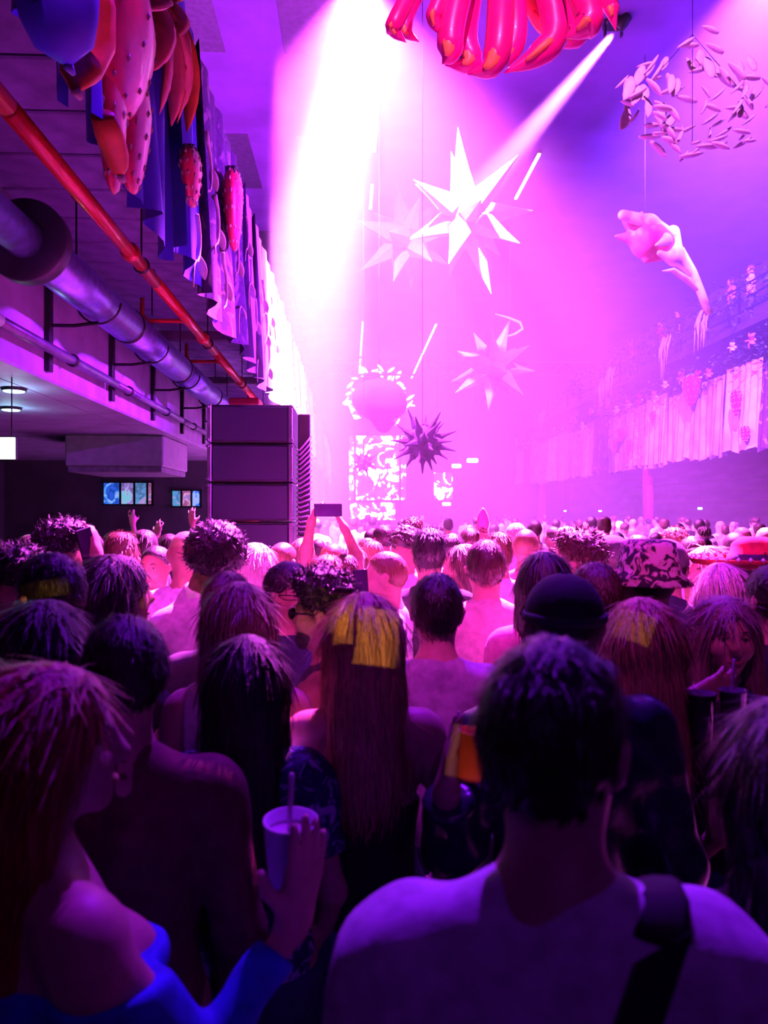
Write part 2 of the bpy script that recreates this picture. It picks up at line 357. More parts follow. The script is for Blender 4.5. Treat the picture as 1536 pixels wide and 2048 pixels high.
ec = MB().lathe([(.05, 0), (.17, 0), (.16, .02)], 30).build('end_cap', steel, duct); ec.rotation_euler = (-math.pi / 2, 0, 0); ec.location = (0, 17.6, 0)
# hangers on the beam that carry the duct
for k in range(6):
    y = 7.1 + 1.85 * k
    hg = tag(empty('duct_hanger', (-2.70, y, 3.2)), 'dark steel channel bracket on the beam holding the duct', 'bracket', 'duct brackets along the beam')
    MB().box((-.05, -.045, 0), (0, .045, 1.3), .006).build('upright', BLK, hg)
    MB().tube([(0, 0, .42), (.2, 0, .42), (.42, 0, .45)], .016, 8).build('arm', BLK, hg)
    MB().tube([(.42 + .2 * math.cos(t), 0, .64 + .2 * math.sin(t)) for t in np.linspace(math.pi * 1.02, math.pi * 1.98, 12)], .010, 6).build('cradle', BLK, hg)
# red sprinkler main
RX, RZ = -1.74, 3.99
redp = mat('red_pipe_paint', (.62, .03, .03), .3, .1, var=.12, coat=.3)
rp = tag(empty('sprinkler_pipe', (RX, 0, RZ)), 'long red painted sprinkler pipe under the left gallery', 'pipe')
for k in range(5):
    MB().tube([(0, 1.0 + 3 * k, 0), (0, 3.98 + 3 * k, 0)], .055, 24).build('pipe_length', redp, rp, True)
for k in range(5):
    y = 3.2 + 3 * k
    MB().tube([(0, y - .05, 0), (0, y + .05, 0)], .072, 24).build('coupling', redp, rp, True)
    MB().tube([(0, y + .3, 0), (0, y + .33, 0)], .068, 20).build('clamp_ring', BLK, rp, True)
    MB().tube([(0, y + .315, .06), (0, y + .315, .47)], .008, 6).build('hanger_rod', BLK, rp)
for y in (8.6, 10.9):
    MB().tube([(0, y, .02), (-.12, y, .05), (-.5, y, .05), (-.55, y, .12), (-.55, y, .3)], .024, 10).build('branch_pipe', redp, rp, True)
# thin conduit clipped to the beam
cond = mat('conduit_grey', (.14, .12, .2), .4, .4)
cd = tag(empty('conduit_pipe', (-2.635, 0, 3.37)), 'thin grey conduit clipped along the beam below the duct', 'pipe')
for k in range(4): MB().tube([(0, 2 + 3.4 * k, 0), (0, 5.38 + 3.4 * k, 0)], .045, 18).build('conduit_length', cond, cd, True)
MB().tube([(0, 3.0, 0), (0, 5.9, 0)], .052, 18).build('white_sleeve', mat('sleeve_white', (.7, .65, .7), .4), cd, True)
for y in (7.45, 9.3, 11.2, 13.1):
    MB().tube([(.0, y - .025, 0), (0, y + .025, 0)], .06, 18).build('pipe_clip', BLK, cd, True)
# low profile cable tray and cross rods under the soffit
for k in range(6):
    y = 6.3 + 1.9 * k
    r = tag(empty('threaded_rod', (-2.2 + .12 * (k % 2), y, 3.2 + .9)), 'thin threaded rod hanging from the boarded soffit', 'rod', 'threaded rods under the soffit')
    MB().tube([(0, 0, -.1), (0, 0, .37)], .008, 6).build('rod', BLK, r); MB().box((-.03, -.03, .35), (.03, .03, .375)).build('anchor', BLK, r)
for y in (10.6, 14.2):
    t = MB().box((-2.74, y, 4.28), (-1.5, y + .1, 4.40), .01).build('cross_channel', mat('channel_grey', (.12, .1, .16), .6)); tag(t, 'grey steel channel crossing under the boarded soffit', 'channel', 'cross channels under the soffit')
# right side gallery
struct('balcony_slab_right', MB().box((XR, -4, 3.72), (15, YB, 3.92)), mat('dark_slab', (.06, .05, .1), .8), 'dark gallery floor on the right behind the fabric frieze')
struct('balcony_upper_right', MB().box((XR + .1, 6, 7.1), (15, YB, 7.3)), MATS['dark_slab'], 'dark upper gallery floor on the right')
ur = tag(empty('gallery_rail', (XR + .2, 0, 7.3)), 'dark steel rail of the upper right gallery', 'railing')
for z in (.35, .7, 1.08): MB().tube([(0, 10, z), (0, 51, z)], .03, 8).build('rail_bar', BLK, ur)
for k in range(22): MB().box((-.03, 10 + 1.95 * k - .03, 0), (.03, 10 + 1.95 * k + .03, 1.08)).build('rail_post', BLK, ur)
pinkcol = mat('column_paint', (.62, .05, .10), .5, var=.1)
def column(x, y):
    c = tag(empty('hall_column', (x, y, 0)), 'round red painted column under the ' + ('right' if x > 0 else 'left') + ' gallery', 'column', 'columns under the ' + ('right' if x > 0 else 'left') + ' gallery'); c['kind'] = 'structure'
    MB().lathe([(.2, .0), (.2, 3.7)], 24).build('shaft', pinkcol, c, True); MB().box((-.26, -.26, 0), (.26, .26, .12), .02).build('base', pinkcol, c); MB().box((-.24, -.24, 3.6), (.24, .24, 3.71), .02).build('capital', pinkcol, c)
for y in (12.3, 28.6, 44.6): column(XL - .3, y); column(XR + .25, y)
# dark counter and lamp under the right gallery
bar = tag(empty('bar_counter', (13.0, 31, 0)), 'dark bar counter under the right gallery', 'counter')
MB().box((-.4, -6, 0), (.4, 8, 1.05), .02).build('front', darkwall, bar); MB().box((-.5, -6.1, 1.05), (.5, 8.1, 1.12), .02).build('worktop', BLK, bar)
for k in range(5): MB().box((1.6, -6, 1.5 + .42 * k), (1.98, 8, 1.54 + .42 * k)).build('back_shelf', mat('shelf_dark', (.1, .08, .14), .5), bar)
fl = tag(empty('flood_lamp', P(1237, 1050, 24)), 'bright white-green lamp in a square frame under the right gallery', 'lamp')
fl.location.z = P(1237, 1050, 24).z
fh = MB().lathe([(.02, -.02), (.12, 0), (.12, .12), (.05, .14)], 20).build('lamp_head', lit('flood_glow', (.8, 1, .95), 14), fl, True); fh.rotation_euler = (math.pi / 2, 0, 0)
MB().box((-.5, .1, -.3), (-.46, .14, .3)).box((.42, .1, -.3), (.46, .14, .3)).box((-.5, .1, .27), (.46, .14, .31)).build('frame', BLK, fl)
MB().tube([(0, .12, -.1), (0, .12, -fl.location.z)], .03, 8).build('stand', BLK, fl)
for px, py, c in ((1400, 1017, (.1, .8, .9)), (1200, 1022, (.4, .7, 1)), (1130, 1022, (.8, .7, 1))):
    q = P(px, py, 11.7 / P(px, py, 1).x); s = MB().box((-.07, -.03, -.035), (.07, .03, .035), .01).build('indicator_light', lit('indicator_%d' % px, c, 5)); s.location = q
    tag(s, {1400: 'tiny cyan indicator light under the right gallery', 1200: 'tiny pale blue indicator light beside the flood lamp', 1130: 'tiny white indicator light near the far column'}[px], 'light')
    MB().tube([(0, 0, .03), (0, 0, 3.72 - q.z)], .008, 5).build('drop_rod', BLK, s)
# roof line lamps
ll = lit('line_lamp_glow', (1, .88, 1), 7)
for i, (x, a, b) in enumerate(((.6, 16.2, 19.1), (.6, 21, 22.7), (.6, 36.2, 44), (.6, 45, 51.3), (4.72, 19, 21.8), (4.1, 36.5, 51.3))):
    o = tag(empty('line_lamp', (x, (a + b) / 2, ZC - .12)), ['linear roof lamp beside the wide white beam', 'short linear roof lamp just beyond the wide white beam', 'long linear roof lamp above the mushroom balloon', 'linear roof lamp meeting the blossom arch at the stage', 'linear roof lamp at the end of the narrow beam above the white star', 'long slanting linear roof lamp between the blossom arch and the pink star'][i], 'lamp', 'linear roof lamps'); L = (b - a) / 2
    MB().box((-.05, -L, .0), (.05, L, .06), .01).build('housing', BLK, o); MB().box((-.035, -L + .02, -.03), (.035, L - .02, .0)).build('diffuser', ll, o)
    for s in (-.8, .8): MB().tube([(0, L * s, .05), (0, L * s, .12)], .01, 6).build('hanger', BLK, o)
# moving head fixtures that throw the beams, added fills included
for nm, loc, tgt, en, col, an, bl in BEAMS:
    fx = tag(empty('moving_head_light', loc), {'beam_left': 'moving head lamp throwing the wide white-pink beam at the left frieze', 'beam_right': 'moving head lamp throwing the narrow beam at the white star', 'wash_crowd': 'wash lamp lighting the crowd with magenta', 'wash_hall': 'wash lamp filling the far hall with pink', 'wash_near': 'violet wash lamp above the nearest dancers', 'wash_frieze': 'violet wash lamp lighting the right frieze', 'wash_mid': 'magenta wash lamp on the roof behind the nearest dancers', 'fill_rear': 'dim violet fill lamp added by the rear wall', 'fill_leaves': 'pink lamp added to brighten the paper leaves', 'spot_flower': 'warm pink lamp aimed at the giant flower'}[nm], 'stage light')
    d = (Vector(tgt) - Vector(loc)).normalized(); top = ZC - loc[2]
    MB().box((-.16, -.16, top - .12), (.16, .16, top - .005) if top < .6 else (.16, .16, top - .005), .02).build('base', BLK, fx)
    y = MB().box((-.17, -.04, -.05), (-.14, .04, .3)).box((.14, -.04, -.05), (.17, .04, .3)).box((-.17, -.04, .25), (.17, .04, .3))
    if top > .45: y.tube([(0, 0, .28), (0, 0, top - .1)], .02, 8)
    y.build('yoke', BLK, fx)
    h = MB().lathe([(.09, -.02), (.11, .0), (.11, .12), (.08, .24), (.03, .26)], 20).build('head', BLK, fx, True); h.rotation_euler = (-d).to_track_quat('Z', 'Y').to_euler(); h.location = -d * .13
# ------------------------------------------------------------------ fabric friezes on the gallery fronts
fab = {'blue': mat('fabric_blue', (.06, .05, .62), .55, var=.3, scale=2, bump=.05), 'plum': print_mat('fabric_plum', (.05, .018, .11), [(.14, .11, .18), (.22, .2, .24)], 3.2, .58),
       'lilac': mat('fabric_lilac', (.50, .44, .78), .6, var=.2, scale=2.5), 'pale': mat('fabric_pale', (.72, .66, .85), .6, var=.2, scale=2),
       'vine': print_mat('fabric_vine', (.40, .34, .72), [(.75, .7, .85), (.7, .15, .3)], 2.5, .58), 'sky': mat('fabric_sky', (.28, .30, .80), .6, var=.3, scale=2)}
def drape(parent, name, y0, y1, z0, z1, m, pleats, depth, side, hem=.08, seed=0):
    """pleated cloth in the plane x = 0, folds run downwards; side = +1 bulges to +x"""
    r = random.Random(seed); nu, nv = pleats * 8, 8; V = []; Fc = []; ph = r.random() * 6
    for j in range(nv + 1):
        v = j / nv
        for i in range(nu + 1):
            u = i / nu; a = u * pleats * 2 * math.pi + ph
            am = depth * (.45 + .75 * v) * (.7 + .3 * math.sin(u * 9 + ph))
            x = side * (am * (1 + math.sin(a + .5 * math.sin(v * 3 + u * 5))) * .5 + .015)
            z = z1 + (z0 - z1) * v - (hem * (.5 + .5 * math.sin(a * .5 + ph)) * v if j == nv else 0)
            V.append((x, y0 + (y1 - y0) * u + .04 * math.sin(v * 4 + u * 11) * v, z))
    for j in range(nv):
        for i in range(nu):
            a = j * (nu + 1) + i; Fc.append((a, a + 1, a + nu + 2, a + nu + 1))
    return mesh_obj(name, V, Fc, m, parent)
ZL0, ZL1 = 3.9, 5.93
lf = tag(empty('fabric_frieze', (XL, 0, 0)), 'pleated blue, plum and pale fabric frieze hung with fruit along the left gallery front', 'banner')
edges = [2.6, 3.6, 4.6, 5.5, 6.5, 7.5, 8.5, 9.4, 10.3, 11.4, 12.6, 13.9, 15.4, 17.2, 19.2, 21.5, 24, 27, 30, 34, 38, 42, 47, 51.8]
kinds = ['blue', 'blue', 'blue', 'blue', 'plum', 'plum', 'plum', 'lilac', 'pale', 'lilac', 'pale', 'vine'] + ['pale', 'vine'] * 8
for i in range(len(edges) - 1):
    L = edges[i + 1] - edges[i]
    drape(lf, 'fabric_panel', edges[i], edges[i + 1], ZL0 - (.05 * (i % 3)) , ZL1, fab[kinds[i]], max(2, int(L * 2.2)), .16, 1, .10, i)
MB().box((-.05, 2.4, ZL1 - .06), (.02, 51.9, ZL1 + .05), .01).build('top_rail', BLK, lf)
struct('wall_balcony_left', MB().box((XL - .12, 2.4, 4.5), (XL - .06, 51.9, ZL1 - .05)), darkwall, 'dark gallery parapet behind the left fabric frieze')
ZR0, ZR1 = 3.72, 6.05
rf = tag(empty('fabric_frieze', (XR, 0, 0)), 'pleated lilac and sky blue fabric frieze with strawberries along the right gallery front', 'banner')
ys = [8 + 2.0 * k for k in range(22)]
for i in range(len(ys) - 1):
    drape(rf, 'fabric_panel', ys[i], ys[i + 1], ZR0 - .08 * (i % 2), ZR1 - .1 * ((i * 7) % 3), fab[['sky', 'lilac', 'pale', 'vine', 'sky', 'plum', 'lilac'][i % 7]], 6, .22, -1, .15, 50 + i)
MB().box((-.02, 8, ZR1 - .02), (.06, 50, ZR1 + .08), .01).build('top_rail', BLK, rf)
struct('wall_balcony_right', MB().box((XR + .07, 4, 3.92), (XR + .13, 51.9, ZR1 - .05)), darkwall, 'dark gallery parapet behind the right fabric frieze')
# ------------------------------------------------------------------ fruit, petals and flowers pinned to the friezes
berry = mat('strawberry_red', (.72, .03, .10), .4, var=.25, scale=6, coat=.2); seedm = mat('seed_cream', (.85, .75, .6), .5); leafg = mat('calyx_green', (.10, .28, .12), .6)
orange = mat('petal_orange', (.80, .20, .05), .5, var=.35, scale=4); coral = mat('petal_coral', (.85, .22, .20), .5, var=.3, scale=4); cream = mat('petal_cream', (.85, .70, .62), .5)
def onto(o, side, loc, tilt=0, sx=1.0):
    o.location = loc; o.rotation_euler = (tilt, 0, 0)
def strawberry(loc, w, h, tilt, side, label, group=None, depth=.35):
    o = tag(empty('strawberry_decoration', loc), label, 'decoration', group); o.rotation_euler = (tilt, 0, 0)
    prof = [(.02, -.5), (.16, -.46), (.28, -.34), (.38, -.15), (.46, .08), (.48, .22), (.42, .36), (.28, .44), (.04, .47)]
    MB().lathe([(r * w, z * h) for r, z in prof], 22, sc=(depth, 1, 1)).build('fruit', berry, o, True)
    sd = MB()
    for (r, z), (r2, z2) in zip(prof[1:-2], prof[2:-1]):
        for k in range(9):
            an = k * 2 * math.pi / 9 + z * 9; rr = (r + r2) / 2 * w * 1.01; zz = (z + z2) / 2 * h; c = Vector((rr * depth * math.cos(an), rr * math.sin(an), zz))
            sd.lathe([(.001, -.024), (.011, 0), (.001, .024)], 5, c)
    s = sd.build('seeds', seedm, o); s['kind'] = 'stuff'
    for k in range(6):
        an = k * math.pi / 3; d = Vector((math.cos(an) * depth, math.sin(an), 0))
        MB().tube([Vector((0, 0, .46 * h)), d * w * .22 + Vector((0, 0, .47 * h)), d * w * .42 + Vector((0, 0, .36 * h))], [w * .05, w * .09, .004], 6, flat=.3).build('calyx_leaf', leafg, o, True)
    return o
def petal(parent, name, base, tip, width, m, bulge=.0, side=1, n=8):
    base = Vector(base); tip = Vector(tip); pts = []; rs = []
    for i in range(n + 1):
        t = i / n; p = base.lerp(tip, t); p.x += side * bulge * math.sin(math.pi * t); pts.append(p); rs.append(max(.004, width * math.sin(math.pi * (.08 + .92 * t)) ** .7 if t < 1 else .004))
    return MB().tube(pts, rs, 8, flat=.35).build(name, m, parent, True)
def onL(px, py, out=.2):   # a spot on the left frieze plane, seen at a pixel
    d = P(px, py, 1.0) - Vector((0, 0, CAMZ)); k = (XL + out) / d.x; return Vector((0, 0, CAMZ)) + d * k
def onR(px, py, out=.3):
    d = P(px, py, 1.0) - Vector((0, 0, CAMZ)); k = (XR - out) / d.x; return Vector((0, 0, CAMZ)) + d * k
strawberry(onL(228, 70, .14), 1.0, .85, -.2, 1, 'large puffy strawberry with pale seeds on the blue frieze panel')
strawberry(onL(222, 215, .14), .42, .85, .1, 1, 'long narrow red strawberry hanging low on the blue frieze panel')
strawberry(onL(265, 262, .14), .5, .72, -.12, 1, 'plump hanging strawberry with pale seeds at the hem of the blue frieze')
strawberry(onL(382, 355), .42, .42, .1, 1, 'small bright red strawberry on the plum frieze panel')
strawberry(onL(467, 420), .55, .8, .1, 1, 'red strawberry between the pale frieze panels above the speakers')
def flower(loc, petals, length, width, m, label, side=1, center=cream, group=None, spread=(0, 2 * math.pi)):
    o = tag(empty('flower_decoration', loc), label, 'decoration', group)
    for k in range(petals):
        a = spread[0] + (spread[1] - spread[0]) * k / petals; petal(o, 'petal', (0, 0, 0), (side * .05, math.cos(a) * length, math.sin(a) * length), width, m, .08, side)
    MB().lathe([(.01, -.05), (.06, -.03), (.07, 0), (.05, .04), (.01, .05)], 12).build('centre', center, o, True)
    return o
flower(onL(300, -20, .12), 6, .75, .10, coral, 'coral flower with long pointed petals over the blue frieze', spread=(3.4, 6.1))
flower(onL(335, 0, .12), 5, .8, .10, orange, 'orange flower with drooping petals beside the coral one', spread=(3.6, 5.6))
for (a, b, c, lab, m, wd) in (((165, -60), (178, 90), (150, 180), 'orange banana-like petal hooking below the blue frieze', orange, .13), ((205, 230), (232, 310), (240, 350), 'orange petal tip curling under the strawberries', orange, .07), ((105, -80), (118, 40), (135, 130), 'rounded blue fabric roll hanging off the frieze end', fab['blue'], .17)):
    q = [onL(*a), onL(*b), onL(*c)]; o = tag(empty('hanging_petal', q[0]), lab, 'decoration')
    MB().tube([v - q[0] for v in (q[0], q[0].lerp(q[1], .5), q[1], q[1].lerp(q[2], .6), q[2])], [wd * .8, wd, wd * .9, wd * .7, .02], 12, flat=.7).build('body', m, o, True)
    MB().tube([q[2] - q[0], q[2] - q[0] + Vector((.02, .02, -.03))], [.025, .008], 8).build('tip', cream if m is orange else fab['sky'], o, True)
vinem = mat('vine_cream', (.50, .52, .42), .6)
for i in range(16):   # curling vines appliqued on the plum and pale panels
    y = 6.2 + i * .42; z = 4.3 + 1.25 * ((i * 37) % 10) / 10; pts = [Vector((0, 0, 0))]; d = random.uniform(-1, 1)
    for k in range(9): a = d + k * .55 * (1 if i % 2 else -1); pts.append(pts[-1] + Vector((.0, math.cos(a) * .07, -abs(math.sin(a)) * .08 - .015)))
    o = tag(empty('vine_tendril', (XL + .13, y, z)), 'curling cream vine tendril on the ' + ('blue' if y < 6.5 else 'plum' if y < 9.4 else 'pale') + ' panels of the left frieze', 'decoration', 'vine tendrils on the ' + ('blue' if y < 6.5 else 'plum' if y < 9.4 else 'pale') + ' frieze panels')
    MB().tube(pts, [.02 - .0015 * k for k in range(10)], 6).build('stem', vinem, o, True); petal(o, 'leaf', pts[4], pts[4] + Vector((.03, .1, -.16)), .045, vinem)
# right frieze fruit
for px, py, w_, h_, lab in ((1382, 780, 1.05, 1.0, 'big red strawberry on the right frieze'), (1240, 870, .9, .55, 'upper strawberry of the cluster of three on the right frieze'), (1228, 892, .6, .6, 'left lower strawberry of the cluster of three on the right frieze'), (1256, 893, .6, .6, 'right lower strawberry of the cluster of three on the right frieze'), (1472, 805, .55, .75, 'red strawberry shape in the pale panel of the right frieze'), (1490, 868, .5, .45, 'small strawberry at the hem of the right frieze'), (1305, 835, .5, .5, 'small red strawberry above the far column')):
    strawberry(onR(px, py, .35), w_, h_, 0, -1, lab, depth=.4)
for i in range(26):   # vines and blooms along the right parapet
    y = 20 + i * 1.15 + random.uniform(-.3, .3); z = ZR1 + random.uniform(-.2, .5)
    flower((XR - .25, y, z), 5, random.uniform(.16, .3), .07, [coral, cream, orange, berry][i % 4], ['coral', 'cream', 'orange', 'deep red'][i % 4] + ' bloom in the greenery along the right gallery rail', -1, group='blooms along the right gallery rail')
fol = MB(); r_ = random.Random(3)
for i in range(4200):
    y = r_.uniform(15, 50); z = (ZR1 + r_.gauss(.22, .3)) if i % 2 else (8.0 + r_.gauss(0, .28)); x = XR + r_.uniform(-.45, .35); a = r_.uniform(0, 6.28); t = r_.uniform(-.9, .3); l = r_.uniform(.10, .26); c = Vector((x, y, z)); d = Vector((math.cos(a) * math.cos(t), math.sin(a) * math.cos(t), math.sin(t))); s = d.cross(Vector((0, 0, 1))).normalized() * l * .28
    u = Vector((0, 0, .02)); fol.add([c, c + d * l * .5 + s, c + d * l, c + d * l * .5 - s, c + d * l * .5 + u], [(0, 1, 4), (1, 2, 4), (2, 3, 4), (3, 0, 4)])
tag(fol.build('rail_greenery', mat('dark_foliage', (.05, .10, .07), .6, var=.5, scale=3)), 'dark leafy garland trailing along the right gallery rail', 'foliage', None, 'stuff')
hang = mat('hanging_moss', (.45, .50, .72), .7)
for i, (px, py, Y) in enumerate(((1222, 750, 26), (1212, 770, 27), (1335, 690, 22), (1088, 830, 40), (1408, 640, 20.5))):
    o = tag(empty('trailing_plant', onR(px, py, .35)), 'pale trailing plant hanging over the right gallery rail', 'plant', 'trailing plants on the right rail')
    for k in range(10):
        x0 = random.uniform(-.1, .1); y0 = random.uniform(-.35, .35); L = random.uniform(.6, 1.5)
        MB().tube([(x0, y0, .3), (x0 - .1, y0 + .05, -.1), (x0 - .12, y0 + random.uniform(-.15, .15), .3 - L)], [.02, .03, .004], 5).build('strand', hang, o, True)
# ------------------------------------------------------------------ things hanging from the roof
def cable(o, top=None):
    z = ZC - .013 - o.location.z; MB().tube([(0, 0, 0), (0, 0, z)], .006, 5).build('suspension_cable', BLK, o)
infl = mat('inflatable_white', (.82, .74, .86), .45, var=.05, trans=.0); infp = mat('inflatable_pink', (.78, .35, .6), .45, var=.1); infv = mat('inflatable_violet', (.05, .02, .09), .95, var=.1); inft = mat('inflatable_rose', (.80, .16, .42), .4, var=.1)
def star(loc, R, n, m, label, core=.34, seed=0, group=None, flat=None, width=.2):
    r = random.Random(seed); o = tag(empty('inflatable_star', loc), label, 'decoration', group)
    MB().lathe([(.05 * R, -core * R), (core * R * .7, -core * R * .72), (core * R, 0), (core * R * .7, core * R * .72), (.05 * R, core * R)], 16).build('core', m, o, True)
    for k in range(n):
        z = 1 - 2 * (k + .5) / n; a = k * 2.39996 + seed; q = math.sqrt(1 - z * z); d = Vector((q * math.cos(a), q * math.sin(a) , z))
        L = R * r.uniform(.85, 1.15); MB().tube([d * core * R * .6, d * core * R * 1.1, d * L * .7, d * L], [R * width, R * width * .95, R * width * .42, .008], 7).build('spike', m, o, False)
    cable(o); return o
star(P(932, 430, 16.2), 1.5, 16, infl, 'white many-pointed inflatable star lit by the narrow beam', seed=2, width=.17)
star(P(815, 478, 20.5), 1.5, 14, infp, 'pale pink inflatable star half lost in haze behind the white one', seed=4)
star(P(845, 884, 13.0), .55, 30, infv, 'dark violet spiky star hanging low before the stage', core=.5, seed=1, width=.13)
star(P(985, 735, 21), 1.25, 16, infp, 'pink haze-veiled star hanging right of the spiky violet star', seed=6)
star(P(727, 925, 16.5), .30, 18, infv, 'small dark violet star hanging under the mushroom shape', core=.5, seed=3, width=.14)
# mushroom-like dark balloon before the screen
mb_ = tag(empty('mushroom_balloon', P(758, 800, 17)), 'dark violet mushroom-shaped balloon before the bright stage screen', 'decoration')
V, Q = surface([E((0, 0, .04), (.60, .53, .43), .1), E((.07, 0, -.18), (.53, .46, .27), .15), C((.035, 0, -.28), (.1, 0, -.53), .25, .20, .1)], .05)
link(bpy.data.objects.new('cap', np_mesh('cap', V, Q, infv)), mb_)
MB().lathe([(.21, -.07), (.255, 0), (.21, .07)], 20, (.1, 0, -.51)).build('stem_ring', infv, mb_, True); cable(mb_)
# giant claw-petalled flower over the hall
FY = 6.4
ff = tag(empty('inflatable_flower', P(1000, -95, FY)), 'giant magenta inflatable flower with curling claw petals hanging from the roof', 'decoration')
hot = mat('inflatable_hot_pink', (.85, .015, .30), .35, var=.1, coat=.3); amber = mat('inflatable_amber', (.85, .34, .12), .4, var=.1)
core_z = .32
MB().lathe([(.06, -.22), (.38, -.16), (.5, 0), (.38, .2), (.06, .26)], 24, (0, 0, core_z)).build('core', amber, ff, True)
claws = [(800, 25, 790, 60, 812, 85), (822, 10, 812, 60, 838, 84), (905, 45, 900, 105, 885, 128), (930, 60, 940, 125, 890, 130), (1000, 50, 985, 130, 935, 148), (1030, 40, 1015, 110, 960, 145), (1110, 50, 1075, 110, 1008, 146), (1150, 40, 1140, 75, 1070, 85), (1175, 20, 1165, 55, 1130, 75), (1215, 5, 1222, 20, 1232, 62), (880, 0, 868, 40, 885, 75), (1060, 0, 1100, 60, 1165, 40)]
for i, (x1, y1, x2, y2, x3, y3) in enumerate(claws):
    Y = FY + (-.35, .22, -.12, .3)[i % 4]; o0 = ff.location; a = Vector(((P((x1 + 1000) / 2, -90, FY) - o0).x, (Y - FY) * .3, core_z - .1)); b = P(x1, y1, Y) - o0; c = P(x2, y2, Y) - o0; d = P(x3, y3, Y) - o0
    pts = []; n = 14
    for k in range(n + 1):   # smooth through the control points
        t = k / n * 3; s = min(int(t), 2); u = t - s; cp = [a + (a - b), a, b, c, d, d + (d - c)]; p0, p1, p2, p3 = cp[s], cp[s + 1], cp[s + 2], cp[s + 3]
        pts.append(.5 * ((2 * p1) + (p2 - p0) * u + (2 * p0 - 5 * p1 + 4 * p2 - p3) * u * u + (3 * p1 - p0 - 3 * p2 + p3) * u ** 3))
    th = .11 if 2 <= i <= 8 else .07
    cl = MB().tube(pts, [th * (1 if k < 9 else max(.05, 1 - ((k - 8) / 6) ** 1.3)) for k in range(n + 1)], 12).build('claw_petal', hot if i != 11 else amber, ff, True)
    MB().tube([p + Vector((-.02, -th * .62, -.02)) for p in pts[6:12]], [.02, th * .5, th * .55, th * .5, th * .35, .02], 8, flat=.6).build('warm_light_stripe', amber, cl, True)  # orange light on the petals, put in as amber strips
cable(ff)
# tulip
tp = tag(empty('inflatable_tulip', P(1290, 480, 15)), 'big pink inflatable tulip with white rim and pale stem hanging right of the star', 'decoration'); o0 = tp.location
def TP(x, y, dy=0): return P(x, y, 15 + dy) - o0
ax0 = TP(1345, 495); ax1 = TP(1238, 455)
V, Q = surface([E(tuple(TP(1297, 478)), (.38, .36, .40), .1), C(tuple(TP(1320, 490)), tuple(TP(1262, 440)), .30, .16, .1), C(tuple(TP(1265, 452)), tuple(TP(1242, 424)), .12, .03, .08), C(tuple(TP(1262, 476)), tuple(TP(1228, 472)), .13, .02, .08), C(tuple(TP(1310, 510)), tuple(TP(1292, 522)), .12, .05, .1), C(tuple(TP(1280, 450)), tuple(TP(1283, 425)), .1, .03, .08)], .035)
link(bpy.data.objects.new('bud', np_mesh('bud', V, Q, inft)), tp)
V, Q = surface([C(tuple(TP(1246, 430, -.25)), tuple(TP(1300, 445, -.2)), .10, .14, .1), C(tuple(TP(1300, 445, -.2)), tuple(TP(1345, 470, -.1)), .14, .1, .1)], .03)
link(bpy.data.objects.new('white_rim', np_mesh('white_rim', V, Q, infl)), tp)
V, Q = surface([C(tuple(TP(1330, 480, -.25)), tuple(TP(1312, 490, -.3)), .14, .03, .08), C(tuple(TP(1345, 465)), tuple(TP(1350, 510, -.1)), .14, .16, .1), C(tuple(TP(1350, 510, -.1)), tuple(TP(1380, 545)), .16, .09, .1), C(tuple(TP(1318, 505, -.2)), tuple(TP(1345, 520, -.1)), .06, .1, .1)], .03)
link(bpy.data.objects.new('sepal', np_mesh('sepal', V, Q, infl)), tp)
MB().tube([TP(1358, 500), TP(1385, 545), TP(1402, 585), TP(1418, 628)], [.10, .09, .08, .075], 12).build('stem', infl, tp, True)
MB().tube([TP(1325, 542, -.1), TP(1345, 540, -.1), TP(1375, 560), TP(1398, 585)], [.02, .08, .1, .05], 10, flat=.5).build('leaf', infl, tp, True); cable(tp)
# leaf cluster upper right
lc = tag(empty('leaf_cluster', P(1385, 195, 12)), 'cluster of pale pink paper leaves hanging in a ball under the roof', 'decoration'); leafp = mat('paper_leaf_pink', (.85, .6, .8), .7, var=.1)
rl = random.Random(11)
for k in range(100):
    th = rl.uniform(0, 6.28); rad = math.sqrt(rl.uniform(.06, 1)); c = Vector((math.cos(th) * rad * 1.15, rl.uniform(-.5, .5), math.sin(th) * rad * .95)); d = Vector((-math.sin(th) * .6 + rl.uniform(-.6, .6), rl.uniform(-.3, .3), math.cos(th) * .6 + rl.uniform(-.6, .6))).normalized(); l = rl.uniform(.24, .42); d.y *= .2
    petal(lc, 'leaf', c, c + d * l, l * .24, leafp, .02, 1, 5).scale = (1, 1, 1)
for k in range(4): MB().tube([(math.cos(k * 1.57) * .9, 0, math.sin(k * 1.57) * .7), (0, 0, 1.0)], .006, 5).build('wire', BLK, lc)
MB().tube([(0, 0, 1.0), (0, 0, ZC - .013 - lc.location.z)], .006, 5).build('suspension_cable', BLK, lc)
# swagged ribbon far right of centre
rb = tag(empty('ribbon_swag', P(1020, 650, 24)), 'thin pale ribbon curling under the roof haze', 'decoration')
MB().tube([P(x, y, 24) - rb.location for x, y in ((990, 628), (1015, 635), (1040, 645), (1045, 658), (1030, 668), (1008, 675))], [.02, .04, .05, .05, .04, .02], 6).build('ribbon', infl, rb, True); cable(rb)
